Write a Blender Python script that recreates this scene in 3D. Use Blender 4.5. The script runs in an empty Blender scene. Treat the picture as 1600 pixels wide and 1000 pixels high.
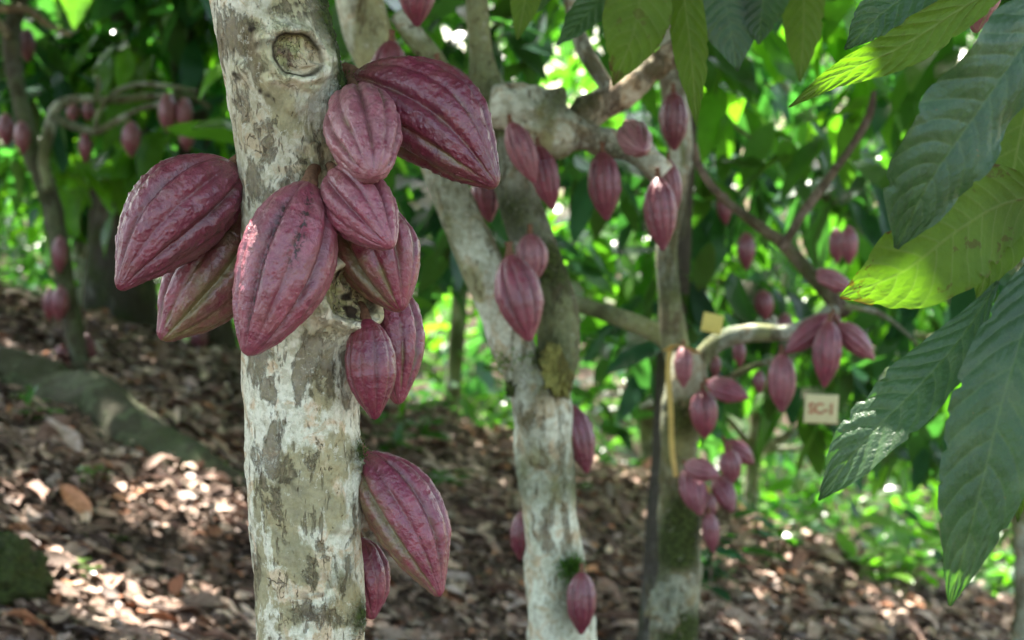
import bpy, math, random
import numpy as np
from mathutils import Vector
random.seed(7)
RNG = np.random.default_rng(7)
SC = bpy.context.scene
COL = SC.collection
R = math.radians

# ------------------------------------------------------------ camera
CAM = np.array([0.0, 0.0, 1.6]); PITCH = R(-4.0)
F = 800 / math.tan(R(15.0))
FWD = np.array([0, math.cos(PITCH), math.sin(PITCH)])
UP = np.array([0, -math.sin(PITCH), math.cos(PITCH)])
RT = np.array([1.0, 0, 0])
cd = bpy.data.cameras.new('camera'); cam = bpy.data.objects.new('camera', cd); COL.objects.link(cam)
cd.sensor_width = 36; cd.lens = 18 / math.tan(R(15.0)); cd.clip_end = 500; cd.clip_start = 0.05
cam.location = CAM; cam.rotation_euler = (R(90) + PITCH, 0, 0)
cd.dof.use_dof = True; cd.dof.focus_distance = 2.03; cd.dof.aperture_fstop = 7.3
SC.camera = cam
# ------------------------------------------------------------ light
SUN = np.array([-0.22, 0.42, 0.88]); SUN = SUN / np.linalg.norm(SUN)
w = bpy.data.worlds.new('World'); SC.world = w; w.use_nodes = True
wn = w.node_tree.nodes; bg = wn['Background']
sky = wn.new('ShaderNodeTexSky'); sky.sky_type = 'NISHITA'; sky.sun_disc = False
sky.sun_elevation = math.asin(SUN[2]); sky.sun_rotation = math.atan2(SUN[0], SUN[1])
sky.air_density = 1.0; sky.dust_density = 3.0; sky.ozone_density = 0.6
wm = wn.new('ShaderNodeMix'); wm.data_type = 'RGBA'; wm.blend_type = 'MULTIPLY'; wm.inputs[0].default_value = 1; wm.inputs[7].default_value = (1.0, 0.93, 0.80, 1)   # hazy tropical sky, less blue
w.node_tree.links.new(sky.outputs[0], wm.inputs[6]); w.node_tree.links.new(wm.outputs[2], bg.inputs[0]); bg.inputs[1].default_value = 0.15
sd = bpy.data.lights.new('sun', 'SUN'); sd.energy = 5.0; sd.angle = R(0.55); sd.color = (1, 0.95, 0.86)
so = bpy.data.objects.new('sun', sd); COL.objects.link(so)
so.rotation_euler = Vector(SUN).to_track_quat('Z', 'Y').to_euler(); so.location = (0, 0, 12)
vs = SC.view_settings; vs.view_transform = 'Standard'; vs.look = 'None'; vs.gamma = 1; vs.use_curve_mapping = False
vs.exposure = 2.66
SC.cycles.max_bounces = 8; SC.cycles.transmission_bounces = 6; SC.cycles.diffuse_bounces = 4
SC.cycles.sample_clamp_indirect = 6; SC.cycles.use_denoising = True

# ------------------------------------------------------------ helpers
def P(px, py, d):
    return CAM + d * (FWD + (px - 800) / F * RT - (py - 500) / F * UP)
def proj(p):
    q = p - CAM; d = q @ FWD
    return 800 + F * (q @ RT) / d, 500 - F * (q @ UP) / d, d

def vnoise(p, seed=0):
    p = np.asarray(p, float); i = np.floor(p).astype(np.int64); f = p - i; f = f * f * (3 - 2 * f)
    def h(a, b, c):
        n = (a * 374761393 + b * 668265263 + c * 2147483647 + seed * 144665) & 0xffffffff
        n = ((n ^ (n >> 13)) * 1274126177) & 0xffffffff
        n = ((n ^ (n >> 16)) * 2246822519) & 0xffffffff
        return ((n ^ (n >> 15)) & 0xffff) / 65535.0
    x, y, z = i[..., 0], i[..., 1], i[..., 2]; fx, fy, fz = f[..., 0], f[..., 1], f[..., 2]
    r = 0
    for a in (0, 1):
        wx = fx if a else 1 - fx
        for b in (0, 1):
            wy = fy if b else 1 - fy
            for c in (0, 1):
                wz = fz if c else 1 - fz
                r = r + h(x + a, y + b, z + c) * wx * wy * wz
    return r * 2 - 1
def fbm(p, seed=0, o=3):
    s = 0; a = 1
    for k in range(o):
        s = s + a * vnoise(p * 2 ** k, seed + k); a *= 0.5
    return s
def sstep(a, b, x):
    t = np.clip((x - a) / (b - a), 0, 1); return t * t * (3 - 2 * t)

def mk(name, V, Q, mat, parent=None, loc=(0, 0, 0), attrs=None, smooth=True, label=None, cat=None, group=None, kind=None):
    V = np.asarray(V, np.float32).reshape(-1, 3); Q = np.asarray(Q, np.int32)
    me = bpy.data.meshes.new(name); k = Q.shape[1]
    me.vertices.add(len(V)); me.vertices.foreach_set('co', V.ravel())
    me.loops.add(Q.size); me.loops.foreach_set('vertex_index', Q.ravel())
    me.polygons.add(len(Q)); me.polygons.foreach_set('loop_start', np.arange(0, Q.size, k, dtype=np.int32))
    me.update(calc_edges=True); me.validate()
    if smooth: me.polygons.foreach_set('use_smooth', np.ones(len(me.polygons), bool))
    for n, a in (attrs or {}).items():
        a = np.asarray(a, np.float32)
        if a.ndim == 1:
            at = me.attributes.new(n, 'FLOAT', 'POINT'); at.data.foreach_set('value', a)
        else:
            at = me.attributes.new(n, 'FLOAT_COLOR', 'POINT')
            if a.shape[1] == 3: a = np.hstack([a, np.ones((len(a), 1), np.float32)])
            at.data.foreach_set('color', a.ravel())
    me.materials.append(mat)
    o = bpy.data.objects.new(name, me); COL.objects.link(o); o.location = loc
    if parent: o.parent = parent
    tag(o, label, cat, group, kind)
    return o
def tag(o, label=None, cat=None, group=None, kind=None):
    if label: o['label'] = label
    if cat: o['category'] = cat
    if group: o['group'] = group
    if kind: o['kind'] = kind
def empty(name, loc, label, cat, group=None):
    o = bpy.data.objects.new(name, None); COL.objects.link(o); o.location = loc; o.empty_display_size = 0.05
    tag(o, label, cat, group); return o
def gridq(nu, nv, wrap):
    m = nv if wrap else nv - 1
    i, j = np.meshgrid(np.arange(nu - 1), np.arange(m), indexing='ij'); i = i.ravel(); j = j.ravel(); k = (j + 1) % nv
    return np.stack([i * nv + j, i * nv + k, (i + 1) * nv + k, (i + 1) * nv + j], 1)
def cr(pts, n):
    """Catmull-Rom through rows of pts (any number of columns), n samples."""
    pts = np.asarray(pts, float); m = len(pts)
    e = np.vstack([2 * pts[0] - pts[1], pts, 2 * pts[-1] - pts[-2]])
    t = np.linspace(0, m - 1 - 1e-9, n); i = t.astype(int); f = (t - i)[:, None]
    a, b, c, d = e[i], e[i + 1], e[i + 2], e[i + 3]
    return 0.5 * (2 * b + (c - a) * f + (2 * a - 5 * b + 4 * c - d) * f ** 2 + (3 * b - a - 3 * c + d) * f ** 3)
def tube_data(pts, n=40, seg=20, rough=0.08, seed=0, nscale=18, tipclose=True):
    """pts rows = x,y,z,r"""
    c = cr(pts, n); p = c[:, :3]; r = np.maximum(c[:, 3], 0.0008)
    T = np.gradient(p, axis=0); T /= np.linalg.norm(T, axis=1)[:, None] + 1e-9
    b = np.cross(T[0], [0.3, 1, 0.2]); b /= np.linalg.norm(b); B = [b]
    for k in range(1, n):
        b = B[-1] - T[k] * (B[-1] @ T[k]); B.append(b / np.linalg.norm(b))
    B = np.array(B); C = np.cross(T, B)
    th = np.linspace(0, 2 * math.pi, seg, endpoint=False)
    if tipclose: r = r.copy(); r[-1] *= 0.05; r[0] *= 0.6
    D = B[:, None] * np.cos(th)[None, :, None] + C[:, None] * np.sin(th)[None, :, None]
    S = p[:, None] + D * r[:, None, None]
    k = fbm(S.reshape(-1, 3) * nscale, seed, 3).reshape(n, seg)
    k2 = np.maximum(0, vnoise(S.reshape(-1, 3) * nscale * 0.45 + 31, seed + 9).reshape(n, seg) - 0.35)
    S = S + D * (r[:, None] * (rough * k + rough * 2.5 * k2))[:, :, None]
    return S.reshape(-1, 3), gridq(n, seg, True)
def tube(name, pts, mat, parent=None, loc=(0, 0, 0), **kw):
    V, Q = tube_data(pts, **kw)
    return mk(name, V - np.asarray(loc), Q, mat, parent)
def merge(lst):
    V = []; Q = []; o = 0
    for v, q in lst: V.append(v); Q.append(q + o); o += len(v)
    return np.vstack(V), np.vstack(Q)

# ------------------------------------------------------------ node helpers
class NT:
    def __init__(s, name):
        s.m = bpy.data.materials.new(name); s.m.use_nodes = True; s.t = s.m.node_tree; s.t.nodes.clear()
        s.out = s.t.nodes.new('ShaderNodeOutputMaterial')
    def n(s, ty, **kw):
        x = s.t.nodes.new(ty)
        for k, v in kw.items(): setattr(x, k, v)
        return x
    def l(s, a, b): s.t.links.new(a, b)
    def setin(s, sock, v):
        if isinstance(v, bpy.types.NodeSocket): s.l(v, sock)
        elif v is not None:
            if isinstance(v, (tuple, list)) and len(v) == 3 and sock.type == 'RGBA': v = (*v, 1)
            sock.default_value = v
    def mix(s, f, a, b, mode='MIX'):
        x = s.n('ShaderNodeMix', data_type='RGBA', blend_type=mode)
        s.setin(x.inputs[0], f); s.setin(x.inputs[6], a); s.setin(x.inputs[7], b); return x.outputs[2]
    def math(s, op, a, b=None, clamp=False):
        x = s.n('ShaderNodeMath', operation=op, use_clamp=clamp); s.setin(x.inputs[0], a); s.setin(x.inputs[1], b); return x.outputs[0]
    def coord(s, scale=(1, 1, 1)):
        tc = s.n('ShaderNodeTexCoord'); mp = s.n('ShaderNodeMapping'); mp.inputs['Scale'].default_value = scale
        s.l(tc.outputs['Object'], mp.inputs[0]); return mp.outputs[0]
    def noise(s, vec, scale, detail=4, rough=0.55, dist=0.0):
        x = s.n('ShaderNodeTexNoise'); s.l(vec, x.inputs['Vector']); x.inputs['Scale'].default_value = scale
        x.inputs['Detail'].default_value = detail; x.inputs['Roughness'].default_value = rough; x.inputs['Distortion'].default_value = dist
        return x.outputs['Fac']
    def ramp(s, f, lo, hi, a=0.0, b=1.0):
        x = s.n('ShaderNodeMapRange', interpolation_type='SMOOTHSTEP'); s.setin(x.inputs[0], f)
        for k, v in zip((1, 2, 3, 4), (lo, hi, a, b)): x.inputs[k].default_value = v
        return x.outputs[0]
    def attr(s, name, ty='GEOMETRY', o='Fac'):
        x = s.n('ShaderNodeAttribute', attribute_name=name, attribute_type=ty); return x.outputs[o]
    def bump(s, h, dist, strength=1.0, normal=None):
        x = s.n('ShaderNodeBump'); s.l(h, x.inputs['Height']); x.inputs['Distance'].default_value = dist; x.inputs['Strength'].default_value = strength
        if normal: s.l(normal, x.inputs['Normal'])
        return x.outputs[0]
    def bsdf(s, col, rough=0.6, spec=0.5, normal=None, coat=0, coat_r=0.2, sheen=0):
        x = s.n('ShaderNodeBsdfPrincipled'); s.setin(x.inputs['Base Color'], col); s.setin(x.inputs['Roughness'], rough)
        s.setin(x.inputs['Specular IOR Level'], spec); s.setin(x.inputs['Coat Weight'], coat); x.inputs['Coat Roughness'].default_value = coat_r
        s.setin(x.inputs['Sheen Weight'], sheen)
        if normal: s.l(normal, x.inputs['Normal'])
        return x.outputs[0]
    def done(s, sh): s.l(sh, s.out.inputs[0]); return s.m

def bark_mat(name, pale, brown, olive, t_brown=0.5, t_olive=0.55, scale=1.0, special=False, green=(0.07, 0.10, 0.02)):
    t = NT(name); c = t.coord((1, 1, 0.55)); cs = t.coord((1, 1, 0.22)); c1 = t.coord()
    n1 = t.noise(c, (21 if special else 15) * scale, 8, 0.72, 0.35); n2 = t.noise(cs, 55 * scale, 6, 0.7, 0.4); n3 = t.noise(c, 6.5 * scale, 4, 0.55, 0.3)
    n4 = t.noise(c1, 160 * scale, 4, 0.6); n5 = t.noise(c1, 30 * scale, 5, 0.65, 0.8)
    pal2 = t.mix(t.ramp(n3, 0.35, 0.7), pale, tuple(x * y for x, y in zip(pale, (0.86, 0.92, 0.80))))
    pal2 = t.mix(t.ramp(n4, 0.3, 0.75), pal2, tuple(min(1, x * 1.18) for x in pale))
    warm = t.mix(t.ramp(n5, 0.5, 0.62), pal2, tuple(x * y for x, y in zip(pale, (0.93, 0.76, 0.62))))
    c_ol = t.mix(t.ramp(n5, 0.3, 0.6), olive, tuple(x * 1.7 for x in olive))
    if special:
        ol = t.attr('ol'); bn = t.attr('bn'); tn = t.attr('tan')
        tanc = t.mix(t.ramp(n1, 0.4, 0.6), (0.31, 0.265, 0.16), (0.45, 0.41, 0.28))
        warm = t.mix(t.math('MULTIPLY', tn, t.ramp(n3, 0.38, 0.52), True), warm, tanc)
        n3 = t.math('ADD', n3, t.math('MULTIPLY', t.math('MULTIPLY', ol, 0.17), t.ramp(n1, 0.30, 0.55)))
    base = t.mix(t.ramp(n3, t_olive, t_olive + 0.05, 0, 0.85), warm, c_ol)
    br = t.mix(t.ramp(n4, 0.3, 0.7), brown, tuple(x * 0.5 for x in brown))
    k = t.math('ADD', n1, t.math('MULTIPLY', n2, 0.35))
    if special: k = t.math('ADD', k, t.math('MULTIPLY', bn, 0.12))
    mB = t.math('MULTIPLY', t.ramp(k, t_brown + 0.175, t_brown + 0.25), t.ramp(n4, 0.25, 0.5, 0.55, 1))
    base = t.mix(t.math('MULTIPLY', mB, 0.82), base, br)
    # small dark flecks drawn out along the stem
    fl = t.ramp(t.noise(cs, 130 * scale, 3, 0.6, 0.2), 0.60, 0.68)
    base = t.mix(t.math('MULTIPLY', fl, 0.75), base, tuple(x * 0.55 for x in brown))
    gn = t.ramp(t.noise(c1, 95 * scale, 5, 0.75), 0.44, 0.60)
    base = t.mix(t.math('MULTIPLY', gn, 0.42), base, tuple(x * y for x, y in zip(brown, (1.15, 1.3, 1.0))))
    lt = t.ramp(t.noise(c1, 75 * scale, 6, 0.75, 0.3), 0.585, 0.64)
    base = t.mix(t.math('MULTIPLY', lt, 0.55), base, pale)
    # crusty crack lines
    vo = t.n('ShaderNodeTexVoronoi', feature='DISTANCE_TO_EDGE'); vo.inputs['Scale'].default_value = 34 * scale
    wob = t.n('ShaderNodeTexNoise'); t.l(c, wob.inputs['Vector']); wob.inputs['Scale'].default_value = 40 * scale; wob.inputs['Detail'].default_value = 4
    vm = t.n('ShaderNodeMix', data_type='VECTOR'); vm.inputs[0].default_value = 0.06; t.l(c, vm.inputs[4]); t.l(wob.outputs['Color'], vm.inputs[5]); t.l(vm.outputs[1], vo.inputs['Vector'])
    crack = t.math('MULTIPLY', t.ramp(vo.outputs[0], 0.0, 0.035, 1, 0), t.ramp(n5, 0.58, 0.66))
    base = t.mix(t.math('MULTIPLY', crack, 0.6), base, tuple(x * 0.4 for x in brown))
    h = t.math('ADD', t.math('MULTIPLY', mB, -0.5), t.math('MULTIPLY', n4, 0.35))
    h = t.math('ADD', h, t.math('MULTIPLY', n2, 0.6)); h = t.math('ADD', h, t.math('MULTIPLY', crack, -0.7))
    h = t.math('ADD', h, t.math('MULTIPLY', fl, -0.4))
    rough = 0.85
    if special:
        lip = t.attr('lip'); ins = t.attr('inside'); dark = t.attr('dark')
        lc = t.mix(t.ramp(n5, 0.35, 0.65), (0.68, 0.63, 0.46), (0.50, 0.49, 0.29))
        base = t.mix(lip, base, t.mix(t.math('MULTIPLY', t.ramp(n2, 0.55, 0.66), 0.6), lc, (0.20, 0.14, 0.07)))
        ic = t.mix(t.ramp(n1, 0.42, 0.58), (0.50, 0.43, 0.28), (0.38, 0.38, 0.17))
        ic = t.mix(t.ramp(n5, 0.54, 0.64), ic, (0.20, 0.14, 0.085))
        vo2 = t.n('ShaderNodeTexVoronoi', feature='DISTANCE_TO_EDGE'); vo2.inputs['Scale'].default_value = 95; t.l(vm.outputs[1], vo2.inputs['Vector'])
        ck = t.math('MULTIPLY', t.ramp(vo2.outputs[0], 0.0, 0.06, 1, 0), t.ramp(n1, 0.40, 0.52))
        ic = t.mix(ck, ic, (0.02, 0.015, 0.01)); ic = t.mix(t.ramp(n4, 0.5, 0.62, 0, 0.6), ic, (0.36, 0.30, 0.19))
        base = t.mix(ins, base, ic); base = t.mix(dark, base, (0.035, 0.025, 0.015))
        h = t.math('ADD', h, t.math('MULTIPLY', t.math('MULTIPLY', ins, n5), 2.0))
    ms = t.attr('moss')
    mf = t.math('MULTIPLY', ms, t.ramp(t.noise(c1, 60 * scale, 5, 0.7), 0.30, 0.46), True)
    mc = t.mix(t.ramp(n4, 0.35, 0.65), tuple(x * 0.35 for x in green), green)
    base = t.mix(mf, base, mc)
    h = t.math('ADD', h, t.math('MULTIPLY', mf, t.math('MULTIPLY', n4, 2.5)))
    return t.done(t.bsdf(base, rough, 0.25, t.bump(h, 0.0048 / scale ** 0.5, 1.0)))
M = {}
M['bark_main'] = bark_mat('pale_bark', (0.66, 0.65, 0.52), (0.19, 0.15, 0.09), (0.20, 0.18, 0.092), 0.553, 0.60, 1.0, True)
M['bark_mid'] = bark_mat('blotched_bark', (0.60, 0.62, 0.50), (0.17, 0.12, 0.065), (0.20, 0.20, 0.09), 0.55, 0.56, 0.6)
M['bark_grey'] = bark_mat('grey_green_bark', (0.42, 0.45, 0.36), (0.12, 0.09, 0.055), (0.12, 0.14, 0.055), 0.50, 0.48, 0.7)
M['bark_tan'] = bark_mat('tan_bark', (0.45, 0.39, 0.27), (0.12, 0.075, 0.045), (0.15, 0.13, 0.06), 0.50, 0.52, 0.7)
M['bark_dark'] = bark_mat('dark_bark', (0.15, 0.14, 0.12), (0.05, 0.04, 0.03), (0.06, 0.065, 0.035), 0.42, 0.45, 0.5)
M['bark_third'] = bark_mat('brown_mottled_bark', (0.42, 0.42, 0.31), (0.15, 0.105, 0.06), (0.13, 0.135, 0.055), 0.52, 0.50, 0.6)
M['root'] = bark_mat('mossy_root_bark', (0.14, 0.14, 0.11), (0.07, 0.055, 0.04), (0.07, 0.085, 0.04), 0.45, 0.42, 0.5)
M['twig'] = bark_mat('brown_twig_bark', (0.20, 0.16, 0.12), (0.08, 0.05, 0.035), (0.10, 0.09, 0.05), 0.5, 0.5, 1.5)

def pod_mat():
    t = NT('cacao_husk'); c = t.coord()
    gr = t.attr('gr'); fu = t.attr('furrow'); sp = t.attr('speck'); blo = t.attr('bloom', 'OBJECT'); dk = t.attr('deep', 'OBJECT')
    n1 = t.noise(c, 26, 5, 0.6, 0.5); n2 = t.noise(c, 120, 4, 0.65); n3 = t.noise(c, 420, 3, 0.6); n4 = t.noise(c, 60, 4, 0.7, 0.8)
    red = t.mix(t.ramp(n1, 0.32, 0.68), (0.142, 0.011, 0.040), (0.265, 0.034, 0.068))
    red = t.mix(dk, red, (0.085, 0.012, 0.022))
    red = t.mix(t.math('MULTIPLY', t.ramp(n2, 0.48, 0.66), 0.45), red, (0.12, 0.022, 0.03))
    nb = t.noise(c, 15, 5, 0.6, 0.6); red = t.mix(t.ramp(nb, 0.48, 0.66, 0, 0.33), red, (0.20, 0.085, 0.055))
    # powdery bloom
    bl = t.math('MULTIPLY', blo, t.ramp(n4, 0.30, 0.68, 0.25, 1), True)
    red = t.mix(bl, red, (0.36, 0.175, 0.18))
    red = t.mix(t.math('MULTIPLY', fu, 0.45), red, (0.085, 0.018, 0.022))
    grn = t.mix(t.ramp(n2, 0.35, 0.65), (0.15, 0.13, 0.04), (0.22, 0.20, 0.075))
    gm = t.ramp(t.math('ADD', gr, t.math('MULTIPLY', t.math('SUBTRACT', n4, 0.5), 0.9)), 0.15, 1.05)
    col = t.mix(t.math('MULTIPLY', gm, 0.88), red, grn)
    dots = t.ramp(t.noise(c, 330, 2, 0.5), 0.66, 0.72)
    col = t.mix(t.math('MULTIPLY', dots, 0.35), col, (0.30, 0.16, 0.11))
    spk = t.math('MULTIPLY', sp, t.ramp(t.noise(c, 170, 3, 0.6, 0.3), 0.50, 0.56), True)
    spr = t.math('MULTIPLY', t.ramp(t.noise(c, 95, 3, 0.6), 0.71, 0.75), 0.7)
    spk = t.math('MAXIMUM', spk, spr)
    col = t.mix(spk, col, (0.035, 0.018, 0.014))
    h = t.math('ADD', t.math('MULTIPLY', n2, 1.2), t.math('MULTIPLY', n3, 0.30)); h = t.math('ADD', h, t.math('MULTIPLY', n4, 0.7)); h = t.math('ADD', h, t.math('MULTIPLY', spk, -0.3))
    rg = t.math('ADD', t.ramp(n4, 0.3, 0.7, 0.26, 0.42), t.math('MULTIPLY', bl, 0.22)); rg = t.math('ADD', rg, t.math('MULTIPLY', spk, 0.3))
    return t.done(t.bsdf(col, rg, 0.62, t.bump(h, 0.0026, 0.85), 0.35, 0.22))
M['pod'] = pod_mat()
def simple(name, col, rough=0.7, scale=60, var=0.5, bd=0.001, spec=0.3):
    t = NT(name); c = t.coord(); n = t.noise(c, scale, 5, 0.65)
    return t.done(t.bsdf(t.mix(t.ramp(n, 0.3, 0.7), col, tuple(x * var for x in col)), rough, spec, t.bump(n, bd)))
M['stalk'] = simple('pod_stalk', (0.19, 0.095, 0.05), 0.75, 180, 0.5, 0.0015)
M['tag'] = simple('yellowed_plastic_tag', (0.62, 0.54, 0.13), 0.45, 30, 0.85)
M['sign'] = simple('cream_sign_board', (0.58, 0.55, 0.30), 0.5, 20, 0.9)
M['ink'] = simple('red_paint', (0.44, 0.19, 0.10), 0.6, 60, 0.8)
M['tape'] = simple('yellow_tape', (0.55, 0.42, 0.12), 0.45, 40, 0.8)
M['twine'] = simple('string', (0.35, 0.28, 0.16), 0.8)

def leaf_mat(name, hero=False, gloss=0.27, trans=0.42):
    t = NT(name); col = t.attr('col', o='Color'); geo = t.n('ShaderNodeNewGeometry'); back = geo.outputs['Backfacing']
    c = t.coord(); n = t.noise(c, 35 if hero else 14, 4, 0.6)
    base = t.mix(t.ramp(n, 0.35, 0.7), col, t.mix(1.0, col, (0.72, 0.78, 0.7), 'MULTIPLY'))
    under = t.mix(0.45, base, (0.12, 0.19, 0.030))
    nrm = None
    if hero:
        v = t.attr('vein')
        base = t.mix(t.math('MULTIPLY', v, 0.38), base, (0.10, 0.145, 0.055))
        under = t.mix(t.math('MULTIPLY', v, 0.55), under, (0.20, 0.23, 0.08))
        br = t.attr('blight'); bm = t.math('MULTIPLY', br, t.ramp(t.noise(c, 70, 4, 0.6), 0.50, 0.56), True)
        base = t.mix(bm, base, (0.05, 0.02, 0.01)); under = t.mix(bm, under, (0.09, 0.045, 0.02))
        vo = t.n('ShaderNodeTexVoronoi', feature='DISTANCE_TO_EDGE'); vo.inputs['Scale'].default_value = 330; t.l(c, vo.inputs['Vector'])
        net = t.ramp(vo.outputs[0], 0.0, 0.12, 1, 0)
        base = t.mix(t.math('MULTIPLY', net, 0.10), base, (0.13, 0.17, 0.06))
        dust = t.ramp(t.noise(c, 22, 6, 0.72), 0.52, 0.66, 0, 0.10); base = t.mix(dust, base, (0.20, 0.21, 0.15))
        spt = t.ramp(t.noise(c, 150, 2, 0.5), 0.74, 0.77, 0, .8); base = t.mix(spt, base, (0.12, 0.08, 0.03))
        h = t.math('ADD', t.noise(c, 240, 3, 0.6), t.math('MULTIPLY', v, -0.6)); h = t.math('ADD', h, t.math('MULTIPLY', net, -0.35)); nrm = t.bump(h, 0.0005, 0.6)
    b = t.mix(back, base, under)
    r = t.ramp(back, 0, 1, gloss, 0.62)
    sh = t.bsdf(b, r, t.ramp(back, 0, 1, 0.5, 0.22), nrm)
    tr = t.n('ShaderNodeBsdfTranslucent'); tc = t.mix(1.0, base, (2.3, 3.3, 0.7), 'MULTIPLY'); t.l(tc, tr.inputs[0])
    if nrm: t.l(nrm, tr.inputs['Normal'])
    mx = t.n('ShaderNodeMixShader'); mx.inputs[0].default_value = trans; t.l(sh, mx.inputs[1]); t.l(tr.outputs[0], mx.inputs[2])
    return t.done(mx.outputs[0])
M['leaf'] = leaf_mat('cacao_leaf'); M['leafhero'] = leaf_mat('cacao_leaf_near', True, 0.40, 0.30)
def litter_mat():
    t = NT('dry_leaf'); col = t.attr('col', o='Color'); c = t.coord(); n = t.noise(c, 60, 4, 0.65)
    b = t.mix(t.ramp(n, 0.3, 0.7), col, t.mix(1.0, col, (0.6, 0.55, 0.5), 'MULTIPLY'))
    return t.done(t.bsdf(b, 0.72, 0.25, t.bump(n, 0.002)))
M['litter'] = litter_mat()
def ground_mat():
    t = NT('forest_soil'); c = t.coord(); n = t.noise(c, 9, 8, 0.7); n2 = t.noise(c, 45, 5, 0.7); n3 = t.noise(c, 1.2, 3, 0.5)
    b = t.mix(t.ramp(n2, 0.35, 0.65), (0.045, 0.03, 0.022), (0.13, 0.088, 0.062)); b = t.mix(t.ramp(n, 0.5, 0.66), b, (0.20, 0.145, 0.11))
    b = t.mix(t.ramp(n3, 0.6, 0.75, 0, 0.5), b, (0.06, 0.08, 0.03))
    return t.done(t.bsdf(b, 0.9, 0.2, t.bump(t.math('ADD', n, n2), 0.03)))
M['soil'] = ground_mat()

# ------------------------------------------------------------ ground
def ground(x, y):
    x = np.asarray(x, float); y = np.asarray(y, float)
    xs = 9 * np.tanh(x / 9)
    yc = 9.6
    over = np.maximum(0, y - yc)
    fall = 0.40 * (np.sqrt(over ** 2 + 0.36) - 0.6)
    rise = 0.62 * np.maximum(0, y - 19) + 0.0
    rise = rise - 0.30 * np.maximum(0, y - 34)
    z = -0.23 - 0.33 * xs + 0.05 * y - fall + rise
    q = np.stack([x * 0.9, y * 0.9, x * 0], -1)
    return z + 0.07 * vnoise(q, 3) + 0.03 * vnoise(q * 3.1, 5)
def ghit(px, py, dmin=3.0, dmax=60):
    d = np.linspace(dmin, dmax, 4000)
    pts = CAM + d[:, None] * (FWD + (px - 800) / F * RT - (py - 500) / F * UP)
    g = ground(pts[:, 0], pts[:, 1]) - pts[:, 2]; k = np.argmax(g > 0)
    return pts[k] if g[k] > 0 else pts[-1]
def axis_vals(lo, hi, fine_lo, fine_hi, step, coarse):
    return np.unique(np.concatenate([np.arange(lo, fine_lo, coarse), np.arange(fine_lo, fine_hi, step), np.arange(fine_hi, hi + coarse, coarse)]))
gx = axis_vals(-90, 90, -6, 6, 0.08, 2.0); gy = axis_vals(-40, 120, 1, 14, 0.08, 2.0)
X, Y = np.meshgrid(gx, gy, indexing='ij'); Z = ground(X, Y)
Z = Z + 0.012 * fbm(np.stack([X * 9, Y * 9, X * 0], -1), 8, 3)
mk('ground', np.stack([X, Y, Z], -1).reshape(-1, 3), gridq(len(gx), len(gy), False)[:, ::-1], M['soil'], kind='structure')

# ------------------------------------------------------------ leaves
def leaf_batch(base, dirs, nrm, L, W, col, nl=7, droop=0.35, fold=0.18, curl=0.0, wave=0.02, seed=1):
    """many leaves in one go: base (N,3), dirs (N,3) unit, nrm (N,3) unit, L,W (N,), col (N,3)"""
    N = len(base); dirs = dirs / np.linalg.norm(dirs, axis=1)[:, None]
    nrm = nrm - dirs * np.sum(nrm * dirs, 1)[:, None]; nrm /= np.linalg.norm(nrm, axis=1)[:, None] + 1e-9
    side = np.cross(dirs, nrm)
    u = np.linspace(0, 1, nl); prof = np.sin(np.pi * u ** 0.85) ** 0.75 * (1 - 0.15 * u); prof[0] = 0.03; prof[-1] = 0.01
    v = np.array([-1, 0, 1.0]); rg = np.random.default_rng(seed)
    dr = (droop * rg.uniform(0.3, 1.6, N))[:, None, None]; fo = (fold * rg.uniform(0.2, 1.8, N))[:, None, None]
    cu = (curl * rg.uniform(-1.3, 1.3, N))[:, None, None]; ph = rg.uniform(0, 6.28, N)[:, None, None]
    U = u[None, :, None]; Vv = v[None, None, :]; pr = prof[None, :, None]
    a = U * L[:, None, None] * (1 - 0.15 * dr * U)
    s = Vv * pr * W[:, None, None] * 0.5
    h = -dr * U ** 2 * L[:, None, None] * 0.5 + np.abs(Vv) * fo * pr * W[:, None, None] * 0.5
    h = h + wave * L[:, None, None] * np.sin(ph + U * 9 + Vv * 1.3) * np.abs(Vv) + cu * (np.sin(U * 3.1)) * L[:, None, None] * 0.5
    a = a + 0 * s; h = h + 0 * s
    Pn = base[:, None, None, :] + a[..., None] * dirs[:, None, None] + s[..., None] * side[:, None, None] + h[..., None] * nrm[:, None, None]
    q = gridq(nl, 3, False); Q = (q[None] + (np.arange(N) * nl * 3)[:, None, None]).reshape(-1, 4)
    C = np.repeat(col, nl * 3, 0)
    return Pn.reshape(-1, 3), Q, C
def unit(v): return v / (np.linalg.norm(v, axis=-1, keepdims=True) + 1e-9)
DARK = np.array([0.020, 0.052, 0.022]); MID = np.array([0.050, 0.120, 0.026]); YOUNG = np.array([0.100, 0.205, 0.030]); TEAL = np.array([0.028, 0.078, 0.046])
def whorls(centers, nper, size, tint, rg, spread=0.10, down=0.75):
    """clumps of drooping leaves round each centre -> arrays for leaf_batch"""
    C = np.repeat(centers, nper, 0); N = len(C)
    out = rg.normal(0, 1, (N, 3)); out[:, 2] *= 0.4; out = unit(out)
    b = C + out * rg.uniform(0.01, spread, N)[:, None] + rg.normal(0, spread * 0.5, (N, 3))
    d = unit(out + np.array([0, 0, -1.0]) * (down + rg.normal(0, 0.45, N))[:, None] + rg.normal(0, .2, (N, 3)))
    n = unit(np.array([0, 0, 1.0]) + out * 0.6 + rg.normal(0, .45, (N, 3)))
    S = np.repeat(size, nper, 0) if np.ndim(size) else np.full(N, size)
    L = S * rg.uniform(0.65, 1.2, N); W = L * rg.uniform(0.32, 0.44, N)
    T = np.repeat(tint, nper, 0) * rg.uniform(0.75, 1.3, (N, 1)) * rg.uniform(0.92, 1.08, (N, 3))
    return b, d, n, L, W, T

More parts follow.
